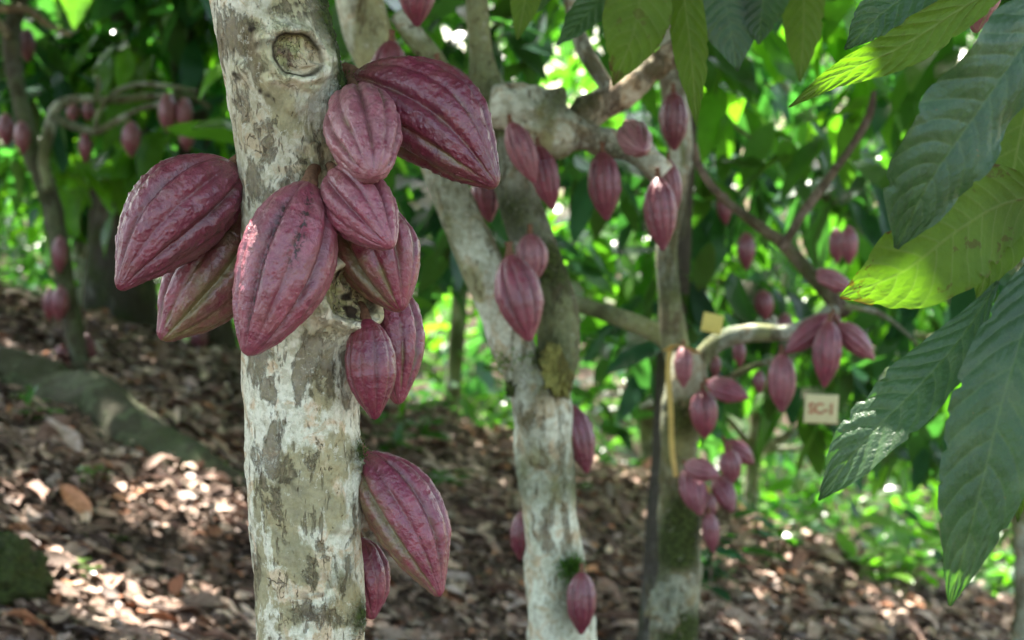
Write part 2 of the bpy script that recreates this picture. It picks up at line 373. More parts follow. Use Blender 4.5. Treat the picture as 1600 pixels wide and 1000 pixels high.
# spots the sun reaches through the canopy: px, py, depth, clear radius
SPOTS = [(415, 330, 1.96, 0.035), (1330, 712, 1.72, 0.030), (1300, 745, 1.72, 0.035), (1525, 810, 1.66, 0.03), (1445, 228, 1.65, 0.006), (1395, 262, 1.65, -0.01),
         (1590, 130, 1.66, -0.015), (1335, 112, 1.9, 0.025), (1068, 562, 4.9, 0.05), (1095, 733, 4.9, 0.06), (1170, 520, 5.0, 0.09), (995, 205, 3.8, 0.06), (118, 15, 7.0, 0.12)]
SPOTP = [(P(a, b, c), r) for a, b, c, r in SPOTS]
for a, b, r in [(325, 790, .16), (250, 700, .06), (180, 960, .20), (90, 570, .14), (70, 890, .08), (700, 690, .22), (780, 660, .12), (640, 640, .15), (620, 880, .10), (660, 900, .12),
                (960, 735, .20), (1000, 760, .10), (1200, 870, .07), (1260, 890, .07), (1370, 960, .06), (1560, 930, .25), (1480, 940, .15), (1330, 860, .2), (1290, 830, .2), (40, 800, .07), (380, 590, .08), (1150, 870, .06), (330, 945, .06), (550, 960, .08)]:
    SPOTP.append((ghit(a, b), r))

def canopy_filter(b, d, L, W):
    """True for leaf bases to keep: leaves gaps along the chosen sun paths and keeps the view clear close up"""
    keep = np.ones(len(b), bool)
    for p, r in SPOTP:
        for f in (0.1, 0.35, 0.6, 0.85):
            q = b + d * (L * f)[:, None] - p; t = q @ SUN; dd = np.linalg.norm(q - t[:, None] * SUN, axis=1)
            keep &= ~((dd < r + W * 0.3) & (t > 0.15))
    return keep

# ------------------------------------------------------------ cacao pods
prof_u = np.array([0, .012, .035, .08, .15, .25, .36, .46, .58, .70, .80, .88, .94, .975, .993, 1.0])
prof_r = np.array([0, .16, .30, .50, .70, .88, .975, 1.0, .955, .82, .63, .42, .27, .185, .10, 0.0])
PODN = [0]
def pod(p0, p1, wpx, label, group=None, res=1, shape=0.0, bend=0.0, roll=0.3, bloom=0.3, deep=0.2, green=0.35, side=None, speck=None, stalk=None, warts=1.0, blunt=0.0, ridge=1.0, cat='cacao pod', rooted=None, name='cacao_pod'):
    PODN[0] += 1; sd_ = PODN[0]
    A = P(*p0); B = P(*p1); ax = B - A; Ln = np.linalg.norm(ax); ax = ax / Ln
    W = wpx / F * (p0[2] + p1[2]) / 2
    v = np.cross(ax, FWD); v /= np.linalg.norm(v); wv = np.cross(ax, v)
    nu, nv = {3: (230, 300), 2: (110, 130), 1: (60, 80), 0: (36, 50)}[res]
    t = np.linspace(0, 1, nu); u = 0.5 - 0.5 * np.cos(np.pi * t); u = 0.5 * u + 0.5 * t
    r = np.interp(u, prof_u, prof_r); ker = np.array([1, 2, 1]) / 4
    for _ in range(max(1, nu // 40)): r[1:-1] = np.convolve(r, ker, 'valid')
    r = r * (1 + shape * (0.5 - u)) / (1 + abs(shape) * 0.05)
    if blunt: r = r + blunt * np.exp(-((u - 0.9) / 0.09) ** 2) * (u < 0.999) * np.sqrt(np.clip(1 - u, 0, 1) * 12).clip(0, 1)
    th = np.linspace(0, 2 * np.pi, nv, endpoint=False)
    U, T = np.meshgrid(u, th, indexing='ij'); Tw = T + roll + 0.12 * np.sin(U * 3 + sd_) 
    ph = Tw / (2 * np.pi) * 5
    d1 = np.abs(ph - np.round(ph)) / 5 * 2 * np.pi; ph2 = ph + 0.5; d2 = np.abs(ph2 - np.round(ph2)) / 5 * 2 * np.pi
    env = np.clip(np.sin(np.pi * U) * 1.7, 0, 1) ** 0.6
    g1 = np.exp(-(d1 / 0.105) ** 2); g2 = np.exp(-(d2 / 0.085) ** 2)
    ridgecrest = np.abs(np.sin(ph * np.pi * 2))
    RR = r[:, None] * W / 2
    cyl = np.stack([np.cos(T), np.sin(T), U * Ln / W * 2.0], -1).reshape(-1, 3)
    nz = fbm(cyl * np.array([6.5, 6.5, 5.0]), sd_ * 7, 3).reshape(U.shape)
    wz = np.maximum(0, vnoise(cyl * np.array([13, 13, 11]), sd_ * 7 + 3).reshape(U.shape)) ** 1.3
    lz = fbm(cyl * 1.6, sd_ * 3, 2).reshape(U.shape)
    rad = RR * (1.02 + 0.045 * lz + env * ridge * (-0.135 * g1 * (1 + .5 * lz) - 0.050 * g2 * (1 + lz) + 0.045 * ridgecrest))
    rad = rad + W * 0.5 * warts * (0.012 * nz + 0.018 * wz * (0.5 + ridgecrest)) * np.clip(env * 1.2, 0.15, 1)
    bo = bend * Ln * np.sin(np.pi * U)
    V3 = A + (U * Ln)[..., None] * ax + (np.cos(T) * rad + bo)[..., None] * v + (np.sin(T) * rad)[..., None] * wv
    V = V3.reshape(-1, 3)
    grn = green * (0.55 * g1 + 0.75 * g2 * (0.5 + 0.5 * lz)) + green * 0.25 * lz
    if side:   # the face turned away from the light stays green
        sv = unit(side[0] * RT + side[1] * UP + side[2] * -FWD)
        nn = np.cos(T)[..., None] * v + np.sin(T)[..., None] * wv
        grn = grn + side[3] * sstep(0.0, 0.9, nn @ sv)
    sp = np.zeros(U.shape)
    if speck is not None:
        for (ts, us, ue, wd) in speck:
            sp = np.maximum(sp, np.exp(-(((T - ts + np.pi) % (2 * np.pi) - np.pi) / wd) ** 2) * sstep(us, us + 0.08, U) * (1 - sstep(ue - 0.15, ue, U)))
    at = {'gr': grn.ravel(), 'furrow': (env * (g1 + 0.6 * g2)).clip(0, 1).ravel(), 'speck': sp.ravel()}
    if res == 0:
        o = mk(name, V - A, gridq(nu, nv, True)[:, ::-1], M['pod'], None, A, at, label=label, cat=cat, group=group)
        o['bloom'] = float(bloom); o['deep'] = float(deep)
        return o
    root = empty(name, A, label, cat, group)
    h = mk('husk', V - A, gridq(nu, nv, True)[:, ::-1], M['pod'], root, (0, 0, 0), at); h['bloom'] = float(bloom); h['deep'] = float(deep)
    if stalk is None:
        s = W * 0.22; E = A - ax * s * 0.6 + np.array([0, 0, s * 0.5])
    else: E = P(*stalk)
    mid = (A + E) / 2 + np.array([0, 0, 0.004])
    rs = W * 0.055 + 0.0012
    tube('stalk', [(*(E - (A - E) * 0.15), rs * 1.5), (*mid, rs), (*(A + ax * 0.004), rs * 1.5), (*(A + ax * 0.012), rs * 1.2)], M['stalk'], root, A, n=14, seg=14, rough=0.12, nscale=120)
    return root

GP = 'cacao pods growing on the nearest trunk'
pod((368, 258, 2.11), (184, 452, 2.04), 144, 'large wrinkled crimson pod slanting out to the left of the nearest trunk', GP, 3, shape=0.34, bend=-0.06, roll=0.35, bloom=0.08, deep=0.45, green=0.45, warts=1.35, stalk=(384, 246, 2.12))
pod((392, 318, 2.18), (252, 532, 2.12), 136, 'green and dull red pod tucked under the large wrinkled pod left of the trunk', GP, 3, shape=-0.05, bend=0.04, roll=0.1, bloom=0.15, deep=0.0, green=0.9, side=(0.5, -0.2, 0.6, 0.6), warts=0.9, stalk=(410, 300, 2.14))
pod((484, 284, 2.015), (386, 556, 1.965), 146, 'largest rosy pod on the front of the trunk, black specks down one ridge', GP, 3, shape=0.05, bend=0.03, roll=0.62, bloom=0.38, deep=0.0, green=0.12, warts=1.0, blunt=0.05, speck=[(1.36, 0.03, 0.60, 0.13), (1.95, 0.15, 0.95, 0.10)], stalk=(493, 264, 2.065))
pod((556, 146, 2.06), (583, 276, 1.945), 116, 'stubby mauve pod pointing at the viewer below the round pruning scar', GP, 3, shape=0.10, roll=0.0, bloom=0.68, deep=0.0, green=0.55, warts=1.0, blunt=0.14, side=(0, -1, 0.3, 0.28), stalk=(546, 128, 2.10))
pod((552, 118, 2.12), (777, 291, 2.06), 152, 'big dark crimson pod jutting out to the upper right of the trunk', GP, 3, shape=0.05, bend=0.085, roll=0.9, bloom=0.05, deep=0.50, green=0.75, warts=1.3, side=(0, -1, 0, 0.35), stalk=(540, 112, 2.13))
pod((522, 270, 2.03), (612, 386, 1.955), 104, 'pinkish pod with pale scarred tip, under the stubby mauve pod', GP, 3, shape=0.15, roll=0.55, bloom=0.45, deep=0.0, green=0.25, warts=1.1, blunt=0.06, stalk=(512, 262, 2.075))
pod((540, 318, 2.10), (628, 486, 2.06), 126, 'smooth olive and red pod behind the pinkish scarred pod', GP, 3, shape=0.02, bend=0.05, roll=0.2, bloom=0.18, deep=0.0, green=0.7, side=(-0.9, -0.3, 0.3, 0.5), warts=0.6, blunt=0.03, stalk=(530, 305, 2.12))
pod((572, 418, 2.17), (624, 632, 2.14), 104, 'long pod with a green furrow hanging behind the small glossy pod', GP, 3, shape=0.0, bend=0.06, roll=0.75, bloom=0.15, deep=0.0, green=0.9, warts=0.9, stalk=(560, 400, 2.15))
pod((572, 496, 2.08), (586, 656, 2.07), 78, 'small smooth glossy maroon pod dangling at the right edge of the trunk', GP, 3, shape=0.0, roll=0.1, bloom=0.0, deep=0.35, green=0.12, warts=0.25, ridge=0.55, stalk=(562, 477, 2.10))
pod((566, 706, 2.15), (688, 932, 2.11), 112, 'red pod with olive flank on the lower right side of the trunk', GP, 3, shape=0.12, bend=0.06, roll=0.45, bloom=0.15, deep=0.10, green=0.65, warts=1.0, side=(-0.8, -0.5, 0.3, 0.5), stalk=(556, 700, 2.14))
pod((560, 838, 2.19), (582, 968, 2.17), 76, 'lowest pod on the nearest trunk, half hidden under the olive-flanked pod', GP, 3, shape=0.0, roll=0.9, bloom=0.15, deep=0.15, green=0.5, warts=0.9, stalk=(548, 822, 2.17))

G2 = 'cacao pods on the forked middle tree'
D2 = 3.9
pod((796, 397, 3.72), (828, 534, 3.70), 70, 'plump ribbed red pod in the fork of the middle tree', G2, 2, roll=0.3, bloom=0.25, green=0.1, warts=.7, shape=-.05)
pod((828, 364, 3.86), (832, 445, 3.86), 50, 'mauve pod half hidden behind the plump pod in the fork', G2, 2, bloom=0.7, green=0.05)
pod((797, 190, 3.7), (836, 286, 3.7), 42, 'pale violet pod hanging under the thick knobbly limb', G2, 2, bloom=0.5, deep=.1, green=0.2)
pod((840, 226, 3.75), (864, 328, 3.75), 42, 'brownish red pod beside the pale violet pod under the knobbly limb', G2, 2, bloom=0.05, deep=.3, green=0.2)
pod((941, 236, 3.8), (948, 345, 3.8), 50, 'straight dusky pod hanging alone between the knobbly limb and its drooping end', G2, 2, bloom=0.15, deep=.35, green=0.1)
pod((1028, 275, 3.8), (1036, 392, 3.8), 49, 'long straight pod hanging from the cut end of the drooping branch', G2, 2, bloom=0.25, deep=.2, green=0.1)
pod((1044, 248, 3.95), (1054, 338, 3.95), 32, 'narrow pod hidden behind the long straight pod at the branch end', G2, 1, bloom=0.35, deep=.2, green=0.1)
pod((980, 200, 3.75), (1006, 236, 3.60), 50, 'pod seen end on, shining in the sun above the drooping branch', G2, 2, bloom=0.8, green=0.0, blunt=.1)
pod((1052, 142, 4.2), (1054, 236, 4.2), 43, 'dark purple pod hanging below the narrow olive leaf', G2, 2, bloom=0.1, deep=.7, green=0.0)
pod((884, 628, 3.92), (918, 740, 3.9), 46, 'dark slanting pod on the right side of the middle trunk', G2, 2, bloom=0.05, deep=.55, green=0.2, bend=.04)
pod((818, 796, 4.0), (812, 876, 4.0), 34, 'sliver of red pod peeping out behind the middle trunk', G2, 1, bloom=0.0, deep=.4, green=0.0)
pod((909, 892, 3.80), (908, 992, 3.80), 44, 'small dark pod below the moss tuft at the foot of the middle trunk', G2, 2, bloom=0.05, deep=.5, green=0.0)
pod((612, 62, 3.3), (600, 180, 3.3), 56, 'brown-red pod showing just above the big dark crimson pod', G2, 1, bloom=0.2, deep=.5, green=0.0)
pod((684, 98, 3.3), (748, 220, 3.3), 52, 'slanting brownish pod behind the shoulder of the big dark crimson pod', G2, 1, bloom=0.2, deep=.35, green=0.3, bend=.05)
pod((650, -60, 3.3), (652, 42, 3.3), 56, 'reddish pod tip poking down at the top edge above the limb', G2, 1, bloom=0.1, deep=.3, green=0.0)
pod((752, 262, 4.0), (766, 348, 4.0), 42, 'dull red pod hanging between the two limbs of the middle tree', G2, 1, bloom=0.2, deep=.2, green=0.0)
pod((876, 462, 4.02), (880, 555, 4.02), 30, 'thin dark red edge of a pod behind the right limb above the yellow scar', G2, 1, bloom=0.0, deep=.5, green=0.0)

G3 = 'cacao pods on the tagged far tree'
T3 = [((1068, 540, 4.9), (1068, 606, 4.9), 29, 1, .6, .0, 'purple pod with a sunlit top beside the yellow tape'),
      ((1120, 555, 5.1), (1116, 592, 5.1), 17, 0, .1, .6, 'tiny dark pod behind the base of the arching branch'),
      ((1104, 598, 4.85), (1170, 622, 4.8), 36, 1, .2, .0, 'bright red pod lying almost level beside the far trunk'),
      ((1098, 608, 4.9), (1102, 686, 4.9), 42, 1, .15, .2, 'upright dusky pod just below the level red pod'),
      ((1221, 551, 4.8), (1222, 645, 4.8), 43, 1, .5, .0, 'pale-ribbed pod hanging alone left of the cream sign'),
      ((1300, 492, 4.8), (1226, 552, 4.8), 38, 1, .2, .2, 'pod fanning out to the left from the branch above the cream sign'),
      ((1296, 500, 4.75), (1288, 606, 4.75), 44, 1, .15, .1, 'middle pod of the fan, hanging straight above the cream sign'),
      ((1308, 504, 4.8), (1366, 562, 4.8), 37, 1, .55, .0, 'violet pod fanning out to the right above the cream sign'),
      ((1304, 490, 4.85), (1306, 520, 4.85), 18, 0, .2, .1, 'stubby young pod in the centre of the fan of pods'),
      ((1266, 428, 5.0), (1334, 452, 5.0), 36, 1, .5, .1, 'level mauve pod resting along the branch over the fan'),
      ((1154, 530, 5.3), (1156, 574, 5.3), 20, 0, .1, .4, 'small pod hanging under the sunlit arching branch'),
      ((1072, 730, 4.85), (1096, 806, 4.8), 40, 1, .25, .2, 'slanting pod at the left of the low cluster'),
      ((1070, 726, 4.75), (1124, 744, 4.7), 34, 1, .6, .0, 'sunlit pink pod lying across the top of the low cluster'),
      ((1140, 702, 4.9), (1143, 758, 4.9), 33, 1, .3, .3, 'plum pod in the middle of the low cluster'),
      ((1132, 690, 5.0), (1178, 724, 5.0), 33, 1, .15, .3, 'uppermost red pod of the low cluster, pointing right'),
      ((1118, 742, 4.85), (1146, 800, 4.8), 34, 1, .15, .4, 'dark red pod leaning right in the low cluster'),
      ((1106, 770, 5.0), (1112, 812, 5.0), 22, 0, .1, .5, 'thin shaded pod behind the low cluster'),
      ((1108, 800, 4.95), (1114, 864, 4.95), 27, 1, .2, .4, 'lowest pod of the cluster, hanging on its own'),
      ((1306, 355, 6.0), (1308, 412, 6.0), 24, 0, .3, .2, 'left one of two small pods hanging beyond the crossing twigs'),
      ((1326, 352, 5.9), (1327, 414, 5.9), 28, 0, .3, .1, 'right one of two small pods hanging beyond the crossing twigs'),
      ((1190, 452, 6.5), (1198, 500, 6.5), 30, 0, .2, .3, 'dim pod above the arching branch, right of the yellow tag'),
      ((1166, 362, 6.4), (1166, 422, 6.4), 28, 0, .1, .6, 'shadowy pod among the leaves above the yellow tag'),
      ((1228, 488, 6.6), (1225, 528, 6.6), 24, 0, .2, .5, 'dim pod behind the left pod of the fan'),
      ((1185, 578, 6.2), (1187, 616, 6.2), 20, 0, .1, .7, 'dark little pod beyond the level red pod'),
      ((1130, 300, 6.6), (1134, 352, 6.6), 24, 0, .1, .5, 'dim pod beneath the long diagonal branch')]
for i, (a, b, wd, rs, bl, dp, lb) in enumerate(T3):
    pod(a, b, wd, lb, G3, rs, roll=i * 0.7, bloom=bl, deep=dp, green=0.1, warts=.6)
G4 = 'cacao pods on the crooked tree at the left'
T4 = [((8, 176, 8.4), (11, 230, 8.4), 26, .2, .4, 'dark pod cut by the left edge of the view'),
      ((34, 188, 8.3), (36, 242, 8.3), 25, .35, .2, 'pod beside the one at the left edge, on the crooked stem'),
      ((42, 44, 8.6), (44, 98, 8.6), 24, .1, .6, 'shadowy pod high on the crooked stem'),
      ((114, 162, 8.8), (114, 192, 8.8), 20, .5, .1, 'small pod above the forked bough, left of its twin'),
      ((138, 158, 8.8), (138, 190, 8.8), 20, .3, .3, 'small pod above the forked bough, right of its twin'),
      ((133, 206, 8.3), (133, 254, 8.3), 20, .15, .3, 'slender pod hanging below the forked bough'),
      ((205, 188, 8.2), (205, 246, 8.2), 29, .3, .1, 'single oval pod hanging clear below the long bough'),
      ((262, 145, 8.2), (262, 208, 8.2), 28, .35, .15, 'left pod of the trio at the end of the long bough'),
      ((288, 152, 8.2), (288, 208, 8.2), 25, .3, .2, 'right pod of the trio at the end of the long bough'),
      ((292, 196, 8.4), (292, 236, 8.4), 23, .45, .1, 'lowest pod of the trio at the end of the long bough'),
      ((94, 368, 8.4), (93, 428, 8.4), 24, .2, .3, 'pod on the bend of the crooked trunk'),
      ((95, 446, 8.4), (92, 502, 8.4), 28, .25, .3, 'front pod of the pair halfway down the crooked trunk'),
      ((80, 450, 8.5), (77, 500, 8.5), 22, .1, .5, 'back pod of the pair halfway down the crooked trunk'),
      ((97, 538, 8.5), (96, 566, 8.5), 22, .2, .4, 'upper of two short pods at the foot of the crooked trunk'),
      ((103, 560, 8.5), (102, 584, 8.5), 20, .4, .2, 'lower of two short pods at the foot of the crooked trunk'),
      ((136, 520, 8.6), (142, 572, 8.6), 22, .05, .6, 'dark pod right of the foot of the crooked trunk'),
      ((310, 500, 9.6), (312, 556, 9.6), 28, .05, .7, 'dim pod in the shade of the leaning dark trunk')]
for i, (a, b, wd, bl, dp, lb) in enumerate(T4):
    pod(a, b, wd, lb, G4, 0, roll=i * 0.9, bloom=bl, deep=dp, green=0.05, warts=.5)
pod((1540, -75, 2.3), (1524, 52, 2.3), 62, 'brown withered pod tip at the top edge behind the big leaf', None, 2, bloom=0.3, deep=.0, green=1.0, side=(0, 0, 1, .5))

# ------------------------------------------------------------ nearest trunk
def main_trunk():
    rows = [(418, 0, 178), (417, -120, 176), (430, 50, 180), (442, 110, 178), (453, 180, 176), (462, 250, 176), (467, 330, 176), (469, 450, 175), (469, 560, 174), (471, 650, 173), (474, 750, 174), (476, 850, 174), (483, 1000, 171)]
    rows = sorted(rows, key=lambda r: r[1]); ys = np.array([r[1] for r in rows]); D = 2.13
    a = np.linspace(-120, 1050, 860)
    def sm(v):
        x = np.interp(a, ys, v); k = np.ones(61) / 61; xp = np.pad(x, 30, mode='edge'); 
        xx = np.convolve(xp, k, 'valid'); return xx
    cx = sm([r[0] for r in rows]); wd = sm([r[2] for r in rows])
    cen = np.array([P(x, y, D) for x, y in zip(cx, a)]); cen[:, 1] = D - 0.02; rad = wd / 2 / F * D
    # on down to the ground
    gb = ground(cen[-1, 0] + 0.05, cen[-1, 1]); nb = 60; zb = np.linspace(cen[-1, 2], gb - 0.05, nb + 1)[1:]
    tt = np.linspace(0, 1, nb); ext = np.stack([cen[-1, 0] + 0.04 * tt, np.full(nb, cen[-1, 1]), zb], 1)
    cen = np.vstack([cen, ext]); rad = np.concatenate([rad, rad[-1] * (1 + 0.5 * tt ** 3)])
    n = len(cen); nv = 400; th = np.linspace(-np.pi, np.pi, nv, endpoint=False)   # 0 = towards the camera
    pyv = np.concatenate([a, np.full(nb, 2000.0)])
    D3 = np.stack([np.sin(th), -np.cos(th), 0 * th], 1)
    S = cen[:, None] + rad[:, None, None] * D3[None]
    flat = S.reshape(-1, 3)
    disp = 0.0036 * fbm(flat * np.array([14, 14, 7]), 2, 3) + 0.0009 * sstep(.05, .22, fbm(flat * np.array([46, 46, 26]), 41, 4)) + 0.0013 * fbm(flat * np.array([90, 90, 45]), 12, 3)
    disp = disp.reshape(n, nv)
    lip = np.zeros((n, nv)); ins = np.zeros((n, nv)); dark = np.zeros((n, nv)); moss = np.zeros((n, nv))
    wob = fbm(flat * 38, 77, 3).reshape(n, nv); wob2 = fbm(flat * 120, 78, 2).reshape(n, nv)
    def coords(px, py):
        i = int(np.argmin(np.abs(pyv - py))); c_, _, _ = proj(cen[i]); Rp = rad[i] * F / (D - 0.02)
        t0 = math.asin(np.clip((px - c_) / Rp, -0.97, 0.97)); z0 = cen[i, 2]
        A_ = ((th - t0 + np.pi) % (2 * np.pi) - np.pi)[None] * rad[:, None]; B_ = (cen[:, 2] - z0)[:, None] + 0 * A_
        return A_, B_
    def scar(px, py, ra, rb, bulge, lipa, recess, tilt=0.0):
        nonlocal disp, lip, ins, dark
        A_, B_ = coords(px, py); c, s = math.cos(tilt), math.sin(tilt)
        r = np.sqrt(((A_ * c + B_ * s) / ra) ** 2 + ((-A_ * s + B_ * c) / rb) ** 2) * (1 + 0.19 * wob + 0.05 * wob2)
        disp += bulge * np.exp(-(r / 1.75) ** 4) + lipa * np.exp(-((r - 1.0) / 0.24) ** 2) * (1 + 0.25 * wob + 0.1 * wob2)
        disp -= recess * (1 - sstep(0.70, 0.86, r)) * (0.7 + 0.7 * wob)
        lip = np.maximum(lip, np.exp(-((r - 1.10) / 0.33) ** 4)); ins = np.maximum(ins, 1 - sstep(0.76, 0.84, r))
        dark = np.maximum(dark, np.exp(-((r - 0.80) / 0.055) ** 2) * sstep(-0.5, 0.3, wob) * 0.9)
        dark = np.maximum(dark, (1 - sstep(0.66, 0.76, r)) * sstep(0.55, 0.75, -wob))
    scar(468, 95, 0.0272, 0.0310, 0.0110, 0.0100, 0.009, 0.15)
    scar(538, 455, 0.0340, 0.0320, 0.0120, 0.0150, 0.016, -0.3)
    def bump(px, py, r, amp, mo=0.0, dk=0.0, lp=0.0, sx=1.0):
        nonlocal disp, lip, dark, moss
        A_, B_ = coords(px, py); q = np.sqrt((A_ / (r * sx)) ** 2 + (B_ / r) ** 2); g = np.exp(-q ** 2)
        disp += amp * g * (1 + 0.35 * wob2); moss = np.maximum(moss, mo * g * 1.3); lip = np.maximum(lip, lp * g); dark = np.maximum(dark, dk * g * sstep(-0.1, 0.5, wob2))
    bump(505, 72, .013, .0045, lp=1.2); bump(512, 98, .013, .0045, lp=1.2); bump(500, 122, .012, .004, lp=1.2); bump(478, 48, .010, .003, lp=1.0); bump(452, 60, .008, .003, lp=.8)
    bump(528, 40, .022, .003, mo=1.2); bump(532, 90, .014, .002, mo=1.1); bump(530, 135, .020, .004, mo=1.3); bump(505, 18, .014, .002, mo=1.0); bump(536, 175, .014, .003, mo=1.0)
    bump(560, 478, .016, .008, lp=1.3, sx=1.2); bump(540, 505, .012, .006, lp=1.2, sx=1.5)
    bump(555, 500, .012, .006, lp=1.0, sx=1.3); bump(530, 525, .012, .003, lp=.7, sx=1.5); bump(562, 430, .012, .004, lp=.8)
    bump(410, 60, .012, .003, dk=1.0, sx=1.6); bump(438, 40, .010, .003, dk=1.0, sx=1.8); bump(470, 22, .012, .003, dk=1.0, sx=1.6); bump(432, 128, .008, .001, dk=.9); bump(515, 168, .010, .001, dk=.6)
    bump(382, 118, 0.010, 0.0060, lp=.5, dk=1.0, sx=1.5); bump(392, 112, 0.006, 0.004, lp=.8)
    bump(415, 70, 0.016, 0.003, dk=0.7, sx=1.8); bump(500, 232, 0.011, 0.004, dk=0.8, sx=2.2, lp=.3)
    bump(430, 158, 0.006, 0.0008, dk=1.0); bump(418, 148, 0.004, 0.0008, dk=1.0)
    bump(540, 150, 0.022, 0.007, mo=1.0); bump(536, 60, 0.026, 0.003, mo=1.0); bump(508, 15, 0.018, 0.002, mo=.9); bump(545, 215, 0.014, 0.002, dk=.6); bump(530, 105, 0.02, 0.001, mo=.8)
    bump(547, 262, 0.010, 0.003, dk=.9); bump(486, 262, 0.009, 0.005, dk=.8, sx=1.6)
    bump(558, 585, 0.006, 0.002, dk=.8)
    bump(560, 702, 0.013, 0.006, mo=1.0); bump(566, 725, 0.010, 0.004, dk=.6, mo=.6); bump(530, 720, 0.025, 0.004); bump(540, 880, 0.012, 0.002, mo=.2)
    bump(545, 815, 0.008, 0.004, lp=.5, dk=.4, sx=2.2); bump(505, 905, 0.022, 0.003, dk=.55, sx=1.2); bump(500, 935, 0.014, 0.002, dk=.6); bump(565, 960, 0.02, 0.003, mo=.9)
    bump(455, 690, 0.010, 0.001, dk=.6, sx=.5); bump(470, 735, 0.012, .001, dk=.45, sx=1.6)
    ol = np.zeros((n, nv)); bn = np.zeros((n, nv))
    for px, py, r, arr in [(500, 255, .03, 'o'), (470, 190, .03, 'o'), (450, 150, .03, 'o'), (515, 600, .022, 'o'), (500, 640, .012, 'o'), (480, 745, .04, 'o'), (540, 700, .03, 'o'), (425, 790, .04, 'o'), (440, 850, .04, 'o'),
                           (430, 950, .05, 'o'), (530, 790, .02, 'o'), (545, 940, .03, 'o'), (460, 20, .03, 'o'), (400, 60, .02, 'o'),
                           (375, 60, .022, 'b'), (420, 90, .022, 'b'), (395, 275, .025, 'b'), (425, 215, .02, 'b'), (470, 300, .02, 'b'), (540, 200, .02, 'b'), (535, 560, .022, 'b'), (490, 545, .025, 'b'), (410, 560, .02, 'b'),
                           (505, 915, .03, 'b'), (480, 620, .015, 'b'), (460, 720, .015, 'b'), (400, 690, .012, 'b'), (425, 600, .010, 'b'), (550, 620, .015, 'b'), (390, 180, .015, 'b'), (500, 30, .02, 'b')]:
        A_, B_ = coords(px, py); g = np.exp(-((A_ / r) ** 2 + (B_ / (r * 1.3)) ** 2) ** 1.5)
        if arr == 'o': ol = np.maximum(ol, g)
        else: bn = np.maximum(bn, g)
    tan = 0.62 * (1 - sstep(200, 400, pyv))[:, None] + 0 * ol
    rdg = ins * 0.0042 * (vnoise(flat * 170, 91).reshape(n, nv) + np.maximum(0, wob) * 1.5); disp += rdg
    disp += np.where(moss > 0.25, 0.0022 * np.maximum(0, vnoise(flat * 330, 5)).reshape(n, nv), 0)
    S = S + disp[..., None] * D3[None]
    base = np.array([cen[-1, 0], cen[-1, 1], gb])
    root = empty('cacao_tree', base, 'nearest cacao tree, pale blotched trunk with a round pruning scar high up', 'tree', 'cacao trees of the grove')
    mk('trunk', S.reshape(-1, 3) - base, gridq(n, nv, True), M['bark_main'], root, (0, 0, 0), {'lip': lip.ravel(), 'inside': ins.ravel(), 'dark': dark.ravel(), 'moss': moss.ravel(), 'ol': ol.ravel(), 'bn': bn.ravel(), 'tan': tan.ravel()})
    return root, cen[0], rad[0]
tree1, top1, rtop1 = main_trunk()
def loc_of(o): return np.array(o.location)
def small_stub(root, px, py, d, dx, dy, dd, r, name='fruit_stub'):
    a = P(px, py, d); b = P(px + dx, py + dy, d + dd)
    tube(name, [(*a, r), (*((a + b) / 2), r * 0.8), (*b, r * 0.95), (*(b + (b - a) * .1), r * .6)], M['stalk'] if name == 'fruit_stub' else M['bark_main'], root, loc_of(root), n=14, seg=14, rough=.18, nscale=150)
small_stub(tree1, 512, 236, 2.085, 14, -10, -0.025, 0.0042, 'twig_stub'); small_stub(tree1, 522, 236, 2.09, 6, 14, -0.03, 0.0035, 'twig_stub')
small_stub(tree1, 478, 275, 2.075, 6, -12, -0.02, 0.0062); small_stub(tree1, 518, 274, 2.09, 6, -6, -0.03, 0.0050)

CANOPY = {}
def canopy(root, cx, cy, rx, ry, zlo, zhi, nclump, rg, size=0.25, blockers=None):
    cs = []
    while len(cs) < nclump:
        q = rg.uniform(-1, 1, 2)
        if q @ q > 1: continue
        cs.append((cx + q[0] * rx, cy + q[1] * ry, rg.uniform(zlo, zhi)))
    cs = np.array(cs)
    if blockers is not None: cs = np.vstack([cs, blockers])  # added clumps that block the sun along given rays
    cs = cs[cs[:, 2] > ground(cs[:, 0], cs[:, 1]) + 1.2]
    ti = np.array([[DARK, MID, MID, TEAL][rg.integers(4)] for _ in cs])
    b, d, n, L, W, T = whorls(cs, 16, size, ti, rg, 0.14, 0.35)
    k = canopy_filter(b, d, L, W)
    x, y, dd = proj(b)
    k &= ~((dd > 0) & (x > -140) & (x < 1740) & (y > -90 - 700 / np.maximum(dd, .3)) & (y < 1100) & (dd < 9))
    V, Q, C = leaf_batch(b[k], d[k], n[k], L[k], W[k], T[k], 6, seed=int(rg.integers(1e6)))
    l = loc_of(root)
    return mk('crown', V - l, Q, M['leaf'], root, (0, 0, 0), {'col': C}), cs

